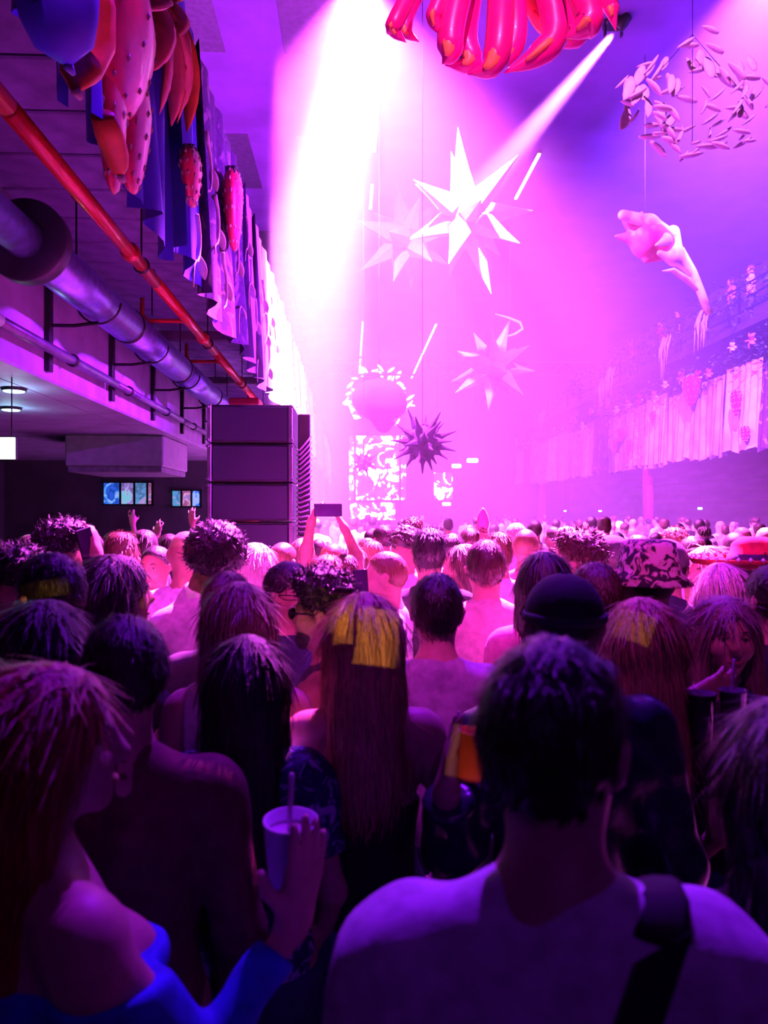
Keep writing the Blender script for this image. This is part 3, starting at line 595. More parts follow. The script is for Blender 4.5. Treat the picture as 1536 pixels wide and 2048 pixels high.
# ------------------------------------------------------------------ stage at the far end
YS = 46.0
st = tag(empty('stage_deck', ((P(690, 1000, YS).x + P(1000, 1000, YS).x) / 2, YS + 1, 0)), 'raised dark stage at the far end of the hall', 'stage')
MB().box((-6, -1.5, 0), (6, 4, 1.1), .03).build('deck', darkwall, st); MB().box((-6, -1.56, 0), (6, -1.5, 1.08)).build('front_skirt', BLK, st)
def screen_mat():
    m = bpy.data.materials.new('stage_screen_picture'); m.use_nodes = True; nt = m.node_tree; b = nt.nodes['Principled BSDF']; MATS['scr'] = m
    tc = nt.nodes.new('ShaderNodeTexCoord'); vo = nt.nodes.new('ShaderNodeTexNoise'); vo.inputs['Scale'].default_value = 1.5; vo.inputs['Detail'].default_value = 3; vo.inputs['Distortion'].default_value = 1.2
    cr = nt.nodes.new('ShaderNodeValToRGB'); cr.color_ramp.interpolation = 'CONSTANT'; e = cr.color_ramp.elements
    e[0].color = (.06, .01, .08, 1); e[1].position = .47; e[1].color = (.14, .03, .16, 1); x = e.new(.535); x.color = (1, .9, 1, 1); x = e.new(.64); x.color = (.35, .9, 1, 1); x = e.new(.68); x.color = (1, .6, .95, 1)
    nt.links.new(tc.outputs['Object'], vo.inputs['Vector']); nt.links.new(vo.outputs['Fac'], cr.inputs[0]); nt.links.new(cr.outputs[0], b.inputs['Emission Color']); b.inputs['Emission Strength'].default_value = 9; b.inputs['Base Color'].default_value = (.02, .02, .02, 1)
    return m
sm = screen_mat()
def screen(x0, y0, x1, y1, Y, label):
    c = P((x0 + x1) / 2, (y0 + y1) / 2, Y); o = tag(empty('led_screen', c), label, 'screen'); a = P(x0, y1, Y) - c; b = P(x1, y0, Y) - c
    nx = max(1, round((b.x - a.x) / 1.0)); nz = max(1, round((b.z - a.z) / 1.0)); dx = (b.x - a.x) / nx; dz = (b.z - a.z) / nz
    for i in range(nx):
        for j in range(nz): MB().box((a.x + i * dx + .01, -.05, a.z + j * dz + .01), (a.x + (i + 1) * dx - .01, 0, a.z + (j + 1) * dz - .01)).build('screen_tile', sm, o)
    MB().box((a.x - .08, .0, a.z - .08), (b.x + .08, .12, b.z + .08)).build('backing', BLK, o)
    for x in (a.x + .2, b.x - .2): MB().tube([(x, .06, b.z), (x, .06, ZC - c.z)], .02, 6).build('hanger', BLK, o)
    return o
screen(698, 872, 812, 1000, YS + 2, 'bright white and pink LED screen glowing at the stage centre')
screen(700, 1005, 790, 1040, YS - .5, 'low strip of glowing screen tiles on the stage front')
screen(868, 945, 905, 1000, YS - 1.0, 'small side screen standing right of the stage')
# glowing petal arch over the stage, behind the mushroom balloon
ar = tag(empty('stage_arch', P(755, 800, YS)), 'arch of glowing white blossoms framing the stage top', 'stage decoration'); glowp = lit('blossom_glow', (1, .8, 1), 6)
for k in range(34):
    t = -.7 + (math.pi + 1.4) * k / 33; cx = math.cos(t) * 58 * (1 + .06 * math.sin(k * 5)); cy = math.sin(t) * 58 + 0; q = P(755 + cx, 800 - cy, YS) - ar.location; s = random.uniform(.14, .32)
    petal(ar, 'blossom', q, q + Vector((random.uniform(-.5, .5), -.05, random.uniform(-.5, .5))), s, glowp)
MB().tube([P(755 + math.cos(t) * 60, 800 - math.sin(t) * 60, YS) - ar.location for t in np.linspace(-.8, math.pi + .8, 30)], .08, 8).build('frame', BLK, ar)
for s in (-1, 1): MB().tube([P(755 + s * 45, 838, YS) - ar.location, P(755 + s * 45, 1051, YS) - ar.location], .07, 8).build('leg', BLK, ar)
for i, (px, py, Y, wv) in enumerate(((945, 921, 27, 22), (913, 932, 30, 18), (893, 1008, 33, 16))):
    o = tag(empty('pendant_lamp', P(px, py, Y)), 'flat glowing white lamp hanging right of the stage', 'lamp', 'flat lamps right of the stage'); hw = wv / 2 / F * Y
    MB().box((-hw, -.08, -.07), (hw, .08, .07), .03).build('shade', lit('pendant_glow', (1, .97, 1), 9), o); MB().tube([(0, 0, .06), (0, 0, ZC - o.location.z)], .008, 5).build('cord', BLK, o)
# pineapple-like totem carried over the crowd
tt = tag(empty('leaf_totem', P(966, 1045, 6.16)), 'pink leaf-shaped paddle held up over the crowd', 'prop')
petal(tt, 'blade', (0, 0, -.09), (.0, 0, .12), .05, infp); MB().tube([(0, 0, -.08), (.008, .0, -.30)], .008, 6).build('handle', BLK, tt)
# ------------------------------------------------------------------ loudspeaker stack
grille = mat('speaker_grille', (.032, .03, .075), .45, .3, var=.3, scale=160); cab = mat('speaker_cabinet', (.02, .018, .025), .5, var=.2); railm = mat('rigging_rail', (.28, .24, .3), .35, .7)
YSP = 9.4; sx0, sx1 = P(414, 900, YSP).x, P(586, 900, YSP).x; top = P(500, 808, YSP).z; hb = (P(500, 808, YSP).z - P(500, 886.5, YSP).z); cxs = (sx0 + sx1) / 2; wsp = sx1 - sx0
names = ['topmost', 'second from the top', 'third from the top', 'fourth from the top', 'fifth from the top', 'lowest']
for i in range(6):
    z1 = top - i * hb; o = tag(empty('loudspeaker_cabinet', (cxs, YSP, z1 - hb)), 'big black loudspeaker cabinet with grille front, ' + names[i] + ' of its stack', 'loudspeaker', 'stacked loudspeakers')
    MB().box((-wsp / 2, .02, .006), (wsp / 2, .95, hb - .006), .012).build('cabinet', cab, o)
    MB().box((-wsp / 2 + .06, -.012, .03), (wsp / 2 - .06, .025, hb - .03), .01).build('grille', grille, o)
    for s in (-1, 1):
        MB().box((s * (wsp / 2 - .028) - .024, -.02, .01), (s * (wsp / 2 - .028) + .024, .03, hb - .01), .006).build('rigging_rail', railm, o)
        for z in (.03, hb - .05): MB().box((s * (wsp / 2 - .01) - .02, -.04, z), (s * (wsp / 2 - .01) + .02, .0, z + .022), .004).build('latch', railm, o)
pz = top - 6 * hb
o = tag(empty('speaker_plinth', (cxs, YSP, 0)), 'black plinth under the loudspeaker stack', 'plinth'); MB().box((-wsp / 2, 0, 0), (wsp / 2, .95, pz - .06), .01).build('box', cab, o); MB().box((-wsp / 2 - .02, -.02, pz - .06), (wsp / 2 + .02, .97, pz - .001), .01).build('top_board', cab, o)
o = tag(empty('cable_rack', (sx1 + .10, YSP + .15, 0)), 'upright rack of pale looped cables beside the loudspeaker stack', 'rack')
MB().box((-.05, -.0, 0), (.1, .05, top - .1), .01).build('post', cab, o)
for k in range(26):
    z = P(600, 885 + k * 10.5, YSP).z; l = (.16 if k < 12 else .12); sl = .10 * max(0, 1 - k / 16) - .01
    MB().tube([(-.06, -.03, z - sl), (-.02, -.08, z - sl * .8 - .012), (.05, -.06, z), (l - .04, -.03, z + sl)], .011, 6).build('cable_loop', mat('cable_pale', (.75, .55, .7), .5), o, True)
# ------------------------------------------------------------------ people
def rotz(p, a):
    return np.array([p[0] * math.cos(a) - p[1] * math.sin(a), p[0] * math.sin(a) + p[1] * math.cos(a), p[2]])
def hand_prims(Wr, d, palm_n, curl=.5, spread=.02, thumb_side=1, detail=True):
    """wrist, direction of the hand, direction the palm faces; five fingers of unequal length"""
    d = d / np.linalg.norm(d); n = palm_n - d * (palm_n @ d); n = n / np.linalg.norm(n); s = np.cross(n, d) * thumb_side
    out = [C(Wr, Wr + d * .02, .026, .026, .02)]
    kn = []
    for i, o in enumerate((-.030, -.010, .010, .029)):     # little finger to index, the index next to the thumb
        k = Wr + d * (.082 + (.004, .010, .012, .006)[i]) + s * o; kn.append(k); out.append(C(Wr + d * .015 + s * o * .6, k, .016, .0125, .018))
    for i, k in enumerate(kn):
        L = (.062, .078, .084, .076)[i]; dd = d; p = k
        for seg, q in enumerate((.45, .30, .25)):
            a = curl * (.7, 1.0, .8)[seg]; dd = dd * math.cos(a) + n * math.sin(a); dd = dd + s * spread * (i - 1.5) * (1 if seg == 0 else 0); dd = dd / np.linalg.norm(dd); e = p + dd * L * q
            out.append(C(p, e, .0098 - .0008 * seg, .0092 - .0008 * seg, .006)); p = e
    b = Wr + d * .03 + s * .028; t1 = b + (d * .6 + s * .75 + n * .35) * .042; t2 = t1 + (d * .8 + s * .25 + n * .5) * .032
    out += [C(b, t1, .014, .0115, .012), C(t1, t2, .011, .009, .006)]
    return out
HAIRN = {}
def curls(amp, fr, seed):
    r = np.random.default_rng(seed); ks = r.normal(0, fr, (7, 3)); ph = r.uniform(0, 6.28, 7)
    def f(X, Y, Z):
        o = 0
        for k, p in zip(ks, ph): o = o + np.sin(X * k[0] + Y * k[1] + Z * k[2] + p)
        return o * amp / 2.6
    return f
def locks(amp, n, seed):
    r = np.random.default_rng(seed); ph = r.uniform(0, 6.28, 4)
    def f(X, Y, Z):
        a = np.arctan2(X, -(Y + .0)); return amp * (.6 * np.sin(a * n + ph[0] + Z * 5) + .5 * np.sin(a * n * 1.9 + ph[1] - Z * 9) + .4 * np.sin(a * n * .43 + ph[2] + Z * 14))
    return f
def hair_mesh(kind, col, h, seed, f, strands=0):
    cr = E((0, -.004, 1.662), (.080 * f, .100, .094), .03); hp = None; cuts = []; noise = None
    plane = lambda X, Y, Z: (1.712 - Z + (Y - .075) * .95 + 0 * X) * .72
    if kind in ('short', 'crop', 'quiff'):
        t = {'short': .014, 'crop': .005, 'quiff': .010}[kind]; hp = [E((0, -.004, 1.664), (cr['r'][0] + t * .5, cr['r'][1] + t * .6, cr['r'][2] + t * 1.1), .03)]
        if kind == 'quiff': hp += [E((0, .035, 1.742), (.062, .062, .040), .04), E((0, -.03, 1.742), (.064, .06, .035), .04)]
        noise = curls(.0022 if kind != 'crop' else .0008, 95, seed); cuts = [plane]
    elif kind == 'curly':
        hp = [E((0, .0, 1.69), (.09, .108, .085), .04), E((0, .03, 1.735), (.085, .085, .05), .04)]; noise = curls(.0065, 150, seed); cuts = [plane]; h = min(h, .009)
    elif kind == 'afro':
        hp = [E((0, -.02, 1.695), (.125, .13, .118), .04)]; noise = curls(.0045, 190, seed); h = min(h, .009); cuts = [lambda X, Y, Z: (1.70 - Z + (Y - .085) * .75 + 0 * X) * .75]
    elif kind in ('long', 'longface', 'verylong', 'bob'):
        L = {'long': .34, 'longface': .34, 'verylong': .42, 'bob': .17}[kind]
        hp = [E((0, -.008, 1.668), (.092, .110, .100), .04), C((0, -.055, 1.64), (0, -.105, 1.62 - L), .088, .080, .05, (1.12, .62, 1))]
        for s in (-1, 1): hp.append(C((s * .075, .01, 1.62), (s * .098, (.02 if kind == 'longface' else -.045), 1.60 - L * .85), .032, .030, .05))
        noise = locks(.003, 46, seed); cuts = [lambda X, Y, Z: -(np.sqrt((X / .064) ** 2 + ((Y - .13) / .105) ** 2 + ((Z - 1.597) / .128) ** 2) - 1) * .06]
    elif kind == 'tied':
        hp = [E(cr['c'], cr['r'] + .010, .03), E((0, -.115, 1.70), (.045, .045, .045), .03)]; noise = locks(.002, 40, seed); cuts = [plane]
    V, Q = surface(hp, h, 0, noise, cuts)
    if not strands: return V, Q
    rg = np.random.default_rng(seed + 1); long_ = kind in ('long', 'longface', 'verylong', 'bob')
    a, b, c = V[Q[:, 0]], V[Q[:, 1]], V[Q[:, 2]]; N = np.cross(b - a, c - a); N /= np.linalg.norm(N, axis=1)[:, None] + 1e-12
    n = strands * (2 if long_ else 1); I = rg.integers(0, len(Q), n); p = V[Q[I, rg.integers(0, 4, n)]] ; nr = N[I]
    if kind in ('curly', 'afro'): g = rg.normal(0, 1, (n, 3))
    else: g = np.tile(np.array((0, -.25, -1.0)), (n, 1)) + rg.normal(0, .18 if not long_ else .07, (n, 3))
    keep = p[:, 2] > p[:, 2].min() + .01; p, nr, g = p[keep], nr[keep], g[keep]; n = len(p)
    t = g - nr * (g * nr).sum(1)[:, None]; t /= np.linalg.norm(t, axis=1)[:, None] + 1e-9; sd = np.cross(nr, t)
    L = rg.uniform(.6, 1.3, n)[:, None] * {'crop': .010, 'short': .028, 'quiff': .034, 'curly': .026, 'afro': .020, 'tied': .05}.get(kind, .085); w = rg.uniform(.5, 1.2, n)[:, None] * (.0016 if kind != 'crop' else .0009)
    lift = rg.uniform(.2, 1.0, n)[:, None] * ({'crop': .003, 'short': .006, 'quiff': .010, 'curly': .014, 'afro': .012}.get(kind, .004))
    rows = [(p - nr * .002, w), (p + t * L * .5 + nr * lift, w), (p + t * L + nr * lift * (.4 if kind not in ('curly', 'afro', 'quiff') else 1.5), w * .2)]
    W = np.stack([q + e * x * sd for q, x in rows for e in (-1, 1)], 1).reshape(-1, 3); o = len(V) + 6 * np.arange(n)[:, None]
    S = np.concatenate([o + np.array([[0, 1, 3, 2]]), o + np.array([[2, 3, 5, 4]])]); return np.concatenate([V, W]), np.concatenate([Q, S])
NP = [0]; POS = []
def person(px, ty, Y, rz, sex='m', hair=('short', 'dark'), top=('tee', 'black'), label='', res=None, skin=0, hy=0, arms=None, extras=(), eyes=False, loc=None, H=None, group=None, legs='denim', lean=0.0):
    """stand a person so that the crown is seen at pixel (px, ty) at depth Y; rz = 0 shows the back"""
    POS.append((loc[0], loc[1]) if loc else (P(px, ty, Y).x, Y)); NP[0] += 1; seed = NP[0] * 13; r = random.Random(seed); rz = math.radians(rz); hy = math.radians(hy)
    if loc is None: q = P(px, ty, Y); loc = (q.x, q.y, 0); H = q.z - (.012 if hair[0] not in ('bald', 'crop') else .0) * 1
    if H < 1.45 or H > 2.0: print('HEIGHT', label, round(H, 2))
    s = H / 1.75; f = 1.0 if sex == 'm' else .88
    res = res or (.0115 if Y < 2.0 else .014 if Y < 3 else .018 if Y < 5 else .024); h = res
    # ---- head
    def hd(p): return rotz(np.array(p, float), hy)
    jw = .056 if sex == 'm' else .050
    head = [E((0, 0, 1.662) + rotz((0, -.004, 0), hy), (.077 * (.97 if sex == 'f' else 1), .097, .088), .03, hy), E(hd((0, .036, 1.592)), (jw, .060, .066), .05, hy), C(hd((0, .070, 1.552)), hd((0, .078, 1.545)), .020, .018, .03),
            C(hd((-.028, .082, 1.664)), hd((.028, .082, 1.664)), .010, .010, .02), C(hd((0, .094, 1.655)), hd((0, .116, 1.616)), .008, .0125, .014), C(hd((-.012, .103, 1.610)), hd((.012, .103, 1.610)), .009, .009, .010),
            C(hd((-.018, .090, 1.577)), hd((.018, .090, 1.577)), .0085, .0085, .010), C(hd((-.015, .088, 1.566)), hd((.015, .088, 1.566)), .009, .009, .008),
            E(hd((.040, .062, 1.612)), (.026, .026, .03), .02, hy), E(hd((-.040, .062, 1.612)), (.026, .026, .03), .02, hy)]
    for q in (-1, 1):
        head += [C(hd((q * .083, -.008, 1.652)), hd((q * .079, -.006, 1.612)), .0135, .010, .008), C(hd((q * .088, -.020, 1.648)), hd((q * .086, -.018, 1.625)), .008, .007, .006)]
        head.append(E(hd((q * .032, .093, 1.642)), (.016, .012, .010), .012, hy, neg=True))
    nk = .056 if sex == 'm' else .046
    neck = [C((0, -.012, 1.58), (0, -.028, 1.43), nk, nk + .006, .035)]
    sw = .182 * f
    torso = [C((0, -.034, 1.46), (sw * .8, -.03, 1.405), .045, .050 * f, .05), C((0, -.034, 1.46), (-sw * .8, -.03, 1.405), .045, .050 * f, .05),
             E((0, -.005, 1.275), (.165 * f, .112, .19), .06), E((0, .0, 1.07), ((.142 if sex == 'm' else .122), .098, .16), .07), E((0, -.012, .93), ((.160 if sex == 'm' else .170), .118, .13), .07)]
    for q in (-1, 1): torso.append(C((q * sw, -.022, 1.395), (q * (sw + .012), -.022, 1.34), .057 * (f * .3 + .7), .052, .05)); torso.append(E((q * .085 * f, .082, 1.29), (.075, .045, .07) if sex == 'm' else (.068, .062, .062), .05))
    # ---- arms
    cz, sz = math.cos(-rz), math.sin(-rz)
    def loc_(v):   # world to body frame
        d = np.array([v[0] - loc[0], v[1] - loc[1], v[2] - (loc[2] if len(loc) > 2 else 0)]); return np.array([d[0] * cz - d[1] * sz, d[0] * sz + d[1] * cz, d[2]]) / s
    armp = {}
    hands = []
    for q, side in ((-1, 'L'), (1, 'R')):
        S = np.array((q * (sw + .012), -.022, 1.375)); a = (arms or {}).get(side)
        if a is None: e = np.array((q * (sw + .05 + r.uniform(0, .03)), -.05 + r.uniform(-.03, .03), 1.10)); wr = np.array((q * (sw + .03), .06 + r.uniform(-.03, .1), .88)); hdn = wr - e; pn = np.array((-q, .2, 0.)); curl = .45; th = 1
        else:
            e, wr = (np.array(a['E'], float), np.array(a['W'], float)) if not a.get('world') else (loc_(a['E']), loc_(a['W']))
            hdn = np.array(a['d'], float) if not a.get('world') else loc_(np.array(a['W'], float) + np.array(a['d'], float)) - wr
            pn = np.array(a['n'], float) if not a.get('world') else loc_(np.array(a['W'], float) + np.array(a['n'], float)) - wr
            curl = a.get('curl', .5); th = a.get('th', 1)
        ar = .050 * (f * .5 + .5) * (1 if sex == 'm' else .86); u = [C(S, e, ar, ar * .78, .03), C(e, wr, ar * .80, ar * .52, .03)]
        armp[side] = u; hands += hand_prims(wr, hdn, pn, curl, .05 if a is None else a.get('spread', .05), th * (1 if True else 0) * (q if a is None else a.get('ts', q)))
    legp = []
    for q in (-1, 1):
        legp += [C((q * .088, -.005, .92), (q * .092, .012, .49), .088, .056, .05), C((q * .092, .012, .49), (q * .094, -.03, .09), .056, .037, .03), C((q * .094, -.035, .05), (q * .105, .12, .032), .036, .03, .03)]
    allp = head + neck + torso + armp['L'] + armp['R'] + legp + hands
    V, Q = surface(allp, h)
    root = bpy.data.objects.new('person', np_mesh('person_body', V * s, Q, SKIN[skin])); COL.objects.link(root)
    root.location = loc; root.rotation_euler = (lean, 0, rz); tag(root, label, 'person', group)
    def child(name, VQ, m):
        if len(VQ[1]) == 0: return None
        return link(bpy.data.objects.new(name, np_mesh(name, VQ[0] * s, VQ[1], m)), root)
    def pc(name, mb, m): 
        o = mb.build(name, m, root, True); o.scale = (s, s, s); o.rotation_euler = (0, 0, 0); return o
    def hpc(name, mb, m):   # piece fixed to the head
        o = mb.build(name, m, root, True); o.scale = (s, s, s); o.rotation_euler = (0, 0, hy); return o
    # ---- clothes
    kind, colr = top[0], top[1]; cm = CL[colr]; hem = .86 if kind != 'crop' else 1.1
    off = {'jacket': .026, 'suit': .022, 'hoodie': .026}.get(kind, .012)
    slv = {'tee': .62, 'tank': 0, 'strap': 0, 'offshoulder': 2.0, 'long': 2.0, 'jacket': 2.0, 'suit': 2.0, 'hoodie': 2.0, 'shirt': 2.0, 'sleeveless': 0}[kind]
    tp = list(torso)
    if kind in ('tank', 'strap', 'sleeveless', 'offshoulder'): pass
    for side in 'LR':
        u = armp[side]; a0, b0 = u[0]['a'], u[0]['b']; b1 = u[1]['b']
        if kind == 'offshoulder':
            i0 = a0 + (b0 - a0) * .28; tp += [C(i0, b0, u[0]['ra'], u[0]['rb'], .02), C(b0, b0 + (b1 - b0) * .80, u[1]['ra'], u[1]['rb'] * 1.15, .02, end=1)]
        elif slv >= 2: tp += [C(a0, b0, u[0]['ra'], u[0]['rb'], .03), C(b0, b0 + (b1 - b0) * .95, u[1]['ra'], u[1]['rb'] * 1.2, .03, end=1)]
        elif slv > 0: tp.append(C(a0, a0 + (b0 - a0) * slv, u[0]['ra'] + .004, u[0]['ra'] * .95 + .006, .03, end=1))
    cuts = [lambda X, Y, Z: hem - Z + 0 * X + 0 * Y]
    if kind in ('tank',): cuts.append(lambda X, Y, Z: np.minimum(np.abs(X) - .105, 1.30 - Z) * -1 * -1 + 0 * Y if False else np.minimum(Z - 1.26, np.abs(X) - .10) + 0 * Y)
    if kind == 'strap': cuts.append(lambda X, Y, Z: np.minimum(Z - 1.22, np.maximum(np.abs(X) - .085, .065 - np.abs(X))) + 0 * Y)
    if kind == 'sleeveless': cuts.append(lambda X, Y, Z: np.minimum(Z - 1.20, np.abs(X) - sw * .92) + 0 * Y)
    if kind == 'offshoulder': cuts.append(lambda X, Y, Z: Z - 1.32 - .12 * np.abs(X) * 0 + 0 * Y)
    wr_n = curls(.0035 if kind not in ('jacket', 'hoodie') else .006, 32, seed + 5)
    tops = {'tee': 'tee_shirt', 'tank': 'tank_top', 'strap': 'strap_top', 'offshoulder': 'off_shoulder_top', 'long': 'long_sleeve_top', 'jacket': 'jacket', 'suit': 'suit_jacket', 'hoodie': 'hoodie', 'shirt': 'shirt', 'sleeveless': 'sleeveless_top'}
    child(tops[kind], surface(tp, h, off, wr_n, cuts), cm)
    if kind in ('suit', 'shirt', 'jacket', 'hoodie'):
        zc = 1.475; col_ = MB(); R0 = nk + .009
        for (r1, z1, r2, z2) in ((R0 + .006, zc - .04, R0 + .002, zc + .012), (R0 + .012, zc - .022, R0 + .003, zc + .013)):
            n = 24; V_ = []; 
            for k in range(n + 1):
                an = math.radians(100 + 340 * k / n); V_ += [(r1 * math.cos(an), -.028 + r1 * math.sin(an), z1), (r2 * math.cos(an), -.028 + r2 * math.sin(an), z2)]
            col_.add(V_, [(2 * k, 2 * k + 2, 2 * k + 3, 2 * k + 1) for k in range(n)])
        if kind != 'hoodie': pc('collar', col_, CL['white'] if kind == 'suit' else cm)
        else: child('hood', surface([C((-.07, -.085, 1.45), (.07, -.085, 1.45), .045, .045, .03), C((0, -.11, 1.45), (0, -.12, 1.36), .05, .03, .04)], h), cm)
    child('trousers', surface([p for p in legp if p['ra'] != .036] + torso[4:5], max(h, .018), .012, None, [lambda X, Y, Z: Z - .93 + 0 * X + 0 * Y, lambda X, Y, Z: .10 - Z + 0 * X + 0 * Y]), CL[legs])
    for q in (-1, 1): child('shoe', surface([C((q * .094, -.05, .045), (q * .107, .135, .036), .045, .040, .03)], .014, 0, None, [lambda X, Y, Z: .002 - Z + 0 * X + 0 * Y]), SHOE)
    # ---- hair and face
    if hair[0] != 'bald':
        HV, HQ = hair_mesh(hair[0], hair[1], min(h, .012 if Y < 6 else .018) * (.8 if Y < 2.6 else 1), seed, .97 if sex == 'f' else 1, 1900 if Y < 2.8 else 1200 if Y < 5 else 500 if Y < 7.7 else 0)
        c_, s_ = math.cos(hy), math.sin(hy); HV = np.stack([HV[:, 0] * c_ - HV[:, 1] * s_, HV[:, 0] * s_ + HV[:, 1] * c_, HV[:, 2]], 1)
        child('hair', (HV, HQ), HAIR[hair[1]])
    if eyes:
        for q in (-1, 1):
            e = MB().lathe([(.001, -.0118), (.008, -.0085), (.0118, 0), (.008, .0085), (.001, .0118)], 12, (q * .032, .0765, 1.642)); eo = hpc('eye', e, EYEW)
            io = MB().lathe([(.001, -.0058), (.0052, -.0035), (.0064, 0), (.0052, .0035), (.001, .0058)], 10, (q * .032, .0862, 1.642), (1, .5, 1)).build('iris', EYED, eo, True)
            hpc('eyebrow', MB().tube([(q * .018, .0945, 1.662), (q * .033, .094, 1.668), (q * .050, .083, 1.662)], [.002, .0026, .001], 6), HAIR['dark'])
            hpc('eyelid', MB().tube([(q * .019, .0855, 1.644), (q * .027, .0895, 1.6505), (q * .036, .0890, 1.6505), (q * .046, .082, 1.644)], [.0015, .003, .003, .0015], 6), SKIN[skin])
        hpc('lips', MB().tube([(-.024, .092, 1.572), (-.010, .101, 1.5745), (0, .1025, 1.572), (.010, .101, 1.5745), (.024, .092, 1.572)], [.002, .0055, .006, .0055, .002], 8), mat('lip_colour', (.45, .10, .12), .35))
    for ex in extras:
        if ex == 'cap' or ex == 'beanie':
            V_, Q_ = surface([E((0, -.004, 1.675), (.092, .112, .098), .03)], .012, 0, None, [lambda X, Y, Z: 1.665 - Z + 0 * X + .15 * Y]); c_, s_ = math.cos(hy), math.sin(hy)
            V_ = np.stack([V_[:, 0] * c_ - V_[:, 1] * s_, V_[:, 0] * s_ + V_[:, 1] * c_, V_[:, 2]], 1); co = child('cap', (V_, Q_), CL['black' if ex == 'cap' else 'charcoal'])
            if ex == 'cap':   # peak
                n = 14; V_ = []
                for k in range(n + 1):
                    an = math.radians(20 + 140 * k / n); V_ += [(.090 * math.cos(an), .085 * math.sin(an) + .02, 1.690), (.098 * math.cos(an), .085 + .095 * math.sin(an), 1.672 - .012 * abs(math.cos(an)))]
                hpc('cap_peak', MB().add(V_ + [(x, y, z - .006) for x, y, z in V_], [(2 * k, 2 * k + 1, 2 * k + 3, 2 * k + 2) for k in range(n)] + [tuple(2 * n + 2 + i for i in (2 * k, 2 * k + 2, 2 * k + 3, 2 * k + 1)) for k in range(n)]), CL['black'])
                hpc('cap_button', MB().lathe([(.001, .006), (.008, .004), (.010, 0)], 10, (0, -.004, 1.772)), CL['black'])
                hpc('strap_band', MB().tube([(.093 * math.cos(a), -.004 + .113 * math.sin(a), 1.672 + .02 * 0) for a in np.linspace(0, 6.283, 40)], .006, 6, flat=2.0), CL['charcoal'])
        elif ex == 'bucket':
            V_ = []; prof = [(.001, 1.785), (.060, 1.785), (.082, 1.775), (.094, 1.70), (.100, 1.675), (.135, 1.640), (.133, 1.637), (.097, 1.668)]; n = 28
            hpc('bucket_hat', MB().lathe([(r_, z_) for r_, z_ in prof], n, (0, -.004, 0), (1, 1.16, 1)), CL['bandana'])
        elif ex == 'sombrero':
            prof = [(.001, 1.80), (.05, 1.80), (.085, 1.77), (.095, 1.69), (.17, 1.675), (.24, 1.70), (.25, 1.715), (.255, 1.71), (.24, 1.688), (.09, 1.665)]
            ho = hpc('wide_hat', MB().lathe(prof, 40, (0, -.004, 0)), CL['red']); 
            for k in range(36): a = k * math.pi / 18; MB().lathe([(.001, -.009), (.010, 0), (.001, .009)], 6, (.252 * math.cos(a), -.004 + .252 * math.sin(a), 1.716)).build('brim_bead', WHITEP, ho, True)
            hpc('hat_band', MB().lathe([(.097, 1.69), (.099, 1.70), (.096, 1.73), (.094, 1.73)], 30, (0, -.004, 0)), CL['navy'])
        elif ex == 'glasses':
            g = MB()
            for q in (-1, 1):
                g.tube([(q * .033 + .024 * math.cos(a), .106, 1.642 + .018 * math.sin(a)) for a in np.linspace(0, 6.283, 18)], .0025, 5); g.tube([(q * .057, .103, 1.645), (q * .08, .06, 1.648), (q * .084, -.012, 1.645)], .0025, 5)
            g.tube([(-.01, .107, 1.648), (.01, .107, 1.648)], .0022, 5); go = hpc('glasses', g, BLK)
            for q in (-1, 1): l_ = MB().lathe([(.001, -.001), (.023, 0), (.001, .001)], 14).build('lens', GLASSM, go, True); l_.rotation_euler = (math.pi / 2, 0, 0); l_.location = (q * .033, .106, 1.642)
        elif ex == 'beard':
            V_, Q_ = surface([E((0, .036, 1.588), (jw + .008, .064, .062), .03), C((0, .072, 1.55), (0, .082, 1.543), .026, .024, .03)], .010, 0, curls(.003, 100, seed), [lambda X, Y, Z: Z - 1.600 - .2 * np.maximum(0, .03 - Y) + 0 * X, lambda X, Y, Z: -(np.sqrt((X / .028) ** 2 + ((Z - 1.572) / .012) ** 2) - 1) * .01 + 0 * Y])
            c_, s_ = math.cos(hy), math.sin(hy); V_ = np.stack([V_[:, 0] * c_ - V_[:, 1] * s_, V_[:, 0] * s_ + V_[:, 1] * c_, V_[:, 2]], 1); child('beard', (V_, Q_), HAIR['dark'])
        elif ex == 'bagstrap':
            def body_out(y, x, z): return y
            V_ = []; n = 22
            for k in range(n + 1):   # from the right shoulder across the back to the left hip
                t = k / n; x = .105 - .235 * t; z = 1.465 - .53 * t; y = -.092 - .048 * math.sin(math.pi * min(1, t * 1.15 + .05)) - .010
                V_ += [(x - .028, y, z - .018), (x + .028, y, z + .018), (x - .028, y - .005, z - .018), (x + .028, y - .005, z + .018)]
            pc('bag_strap', MB().add(V_, [q for k in range(n) for q in ((4 * k + 2, 4 * k + 6, 4 * k + 7, 4 * k + 3), (4 * k, 4 * k + 1, 4 * k + 5, 4 * k + 4), (4 * k, 4 * k + 4, 4 * k + 6, 4 * k + 2), (4 * k + 1, 4 * k + 3, 4 * k + 7, 4 * k + 5))]), CL['black'])
            pc('strap_over_shoulder', MB().tube([(.105, -.10, 1.465), (.115, -.055, 1.487), (.118, -.01, 1.485), (.11, .05, 1.44)], .03, 8, flat=.25), CL['black'])
        elif ex == 'headband':
            hpc('headband', MB().tube([(.087 * math.cos(a), .02 + .0 * a, 1.66 + .102 * math.sin(a)) for a in np.linspace(0, math.pi, 20)], .006, 6), CL['black'])
        elif ex == 'earring':
            for q in (-1, 1): hpc('earring', MB().tube([(q * .084, -.006 + .016 * math.cos(a), 1.594 + .016 * math.sin(a)) for a in np.linspace(0, 6.283, 16)], .0022, 5), mat('gold', (.8, .5, .2), .25, .9))
    return root
def Wd(px, py, Y): return np.array(P(px, py, Y))
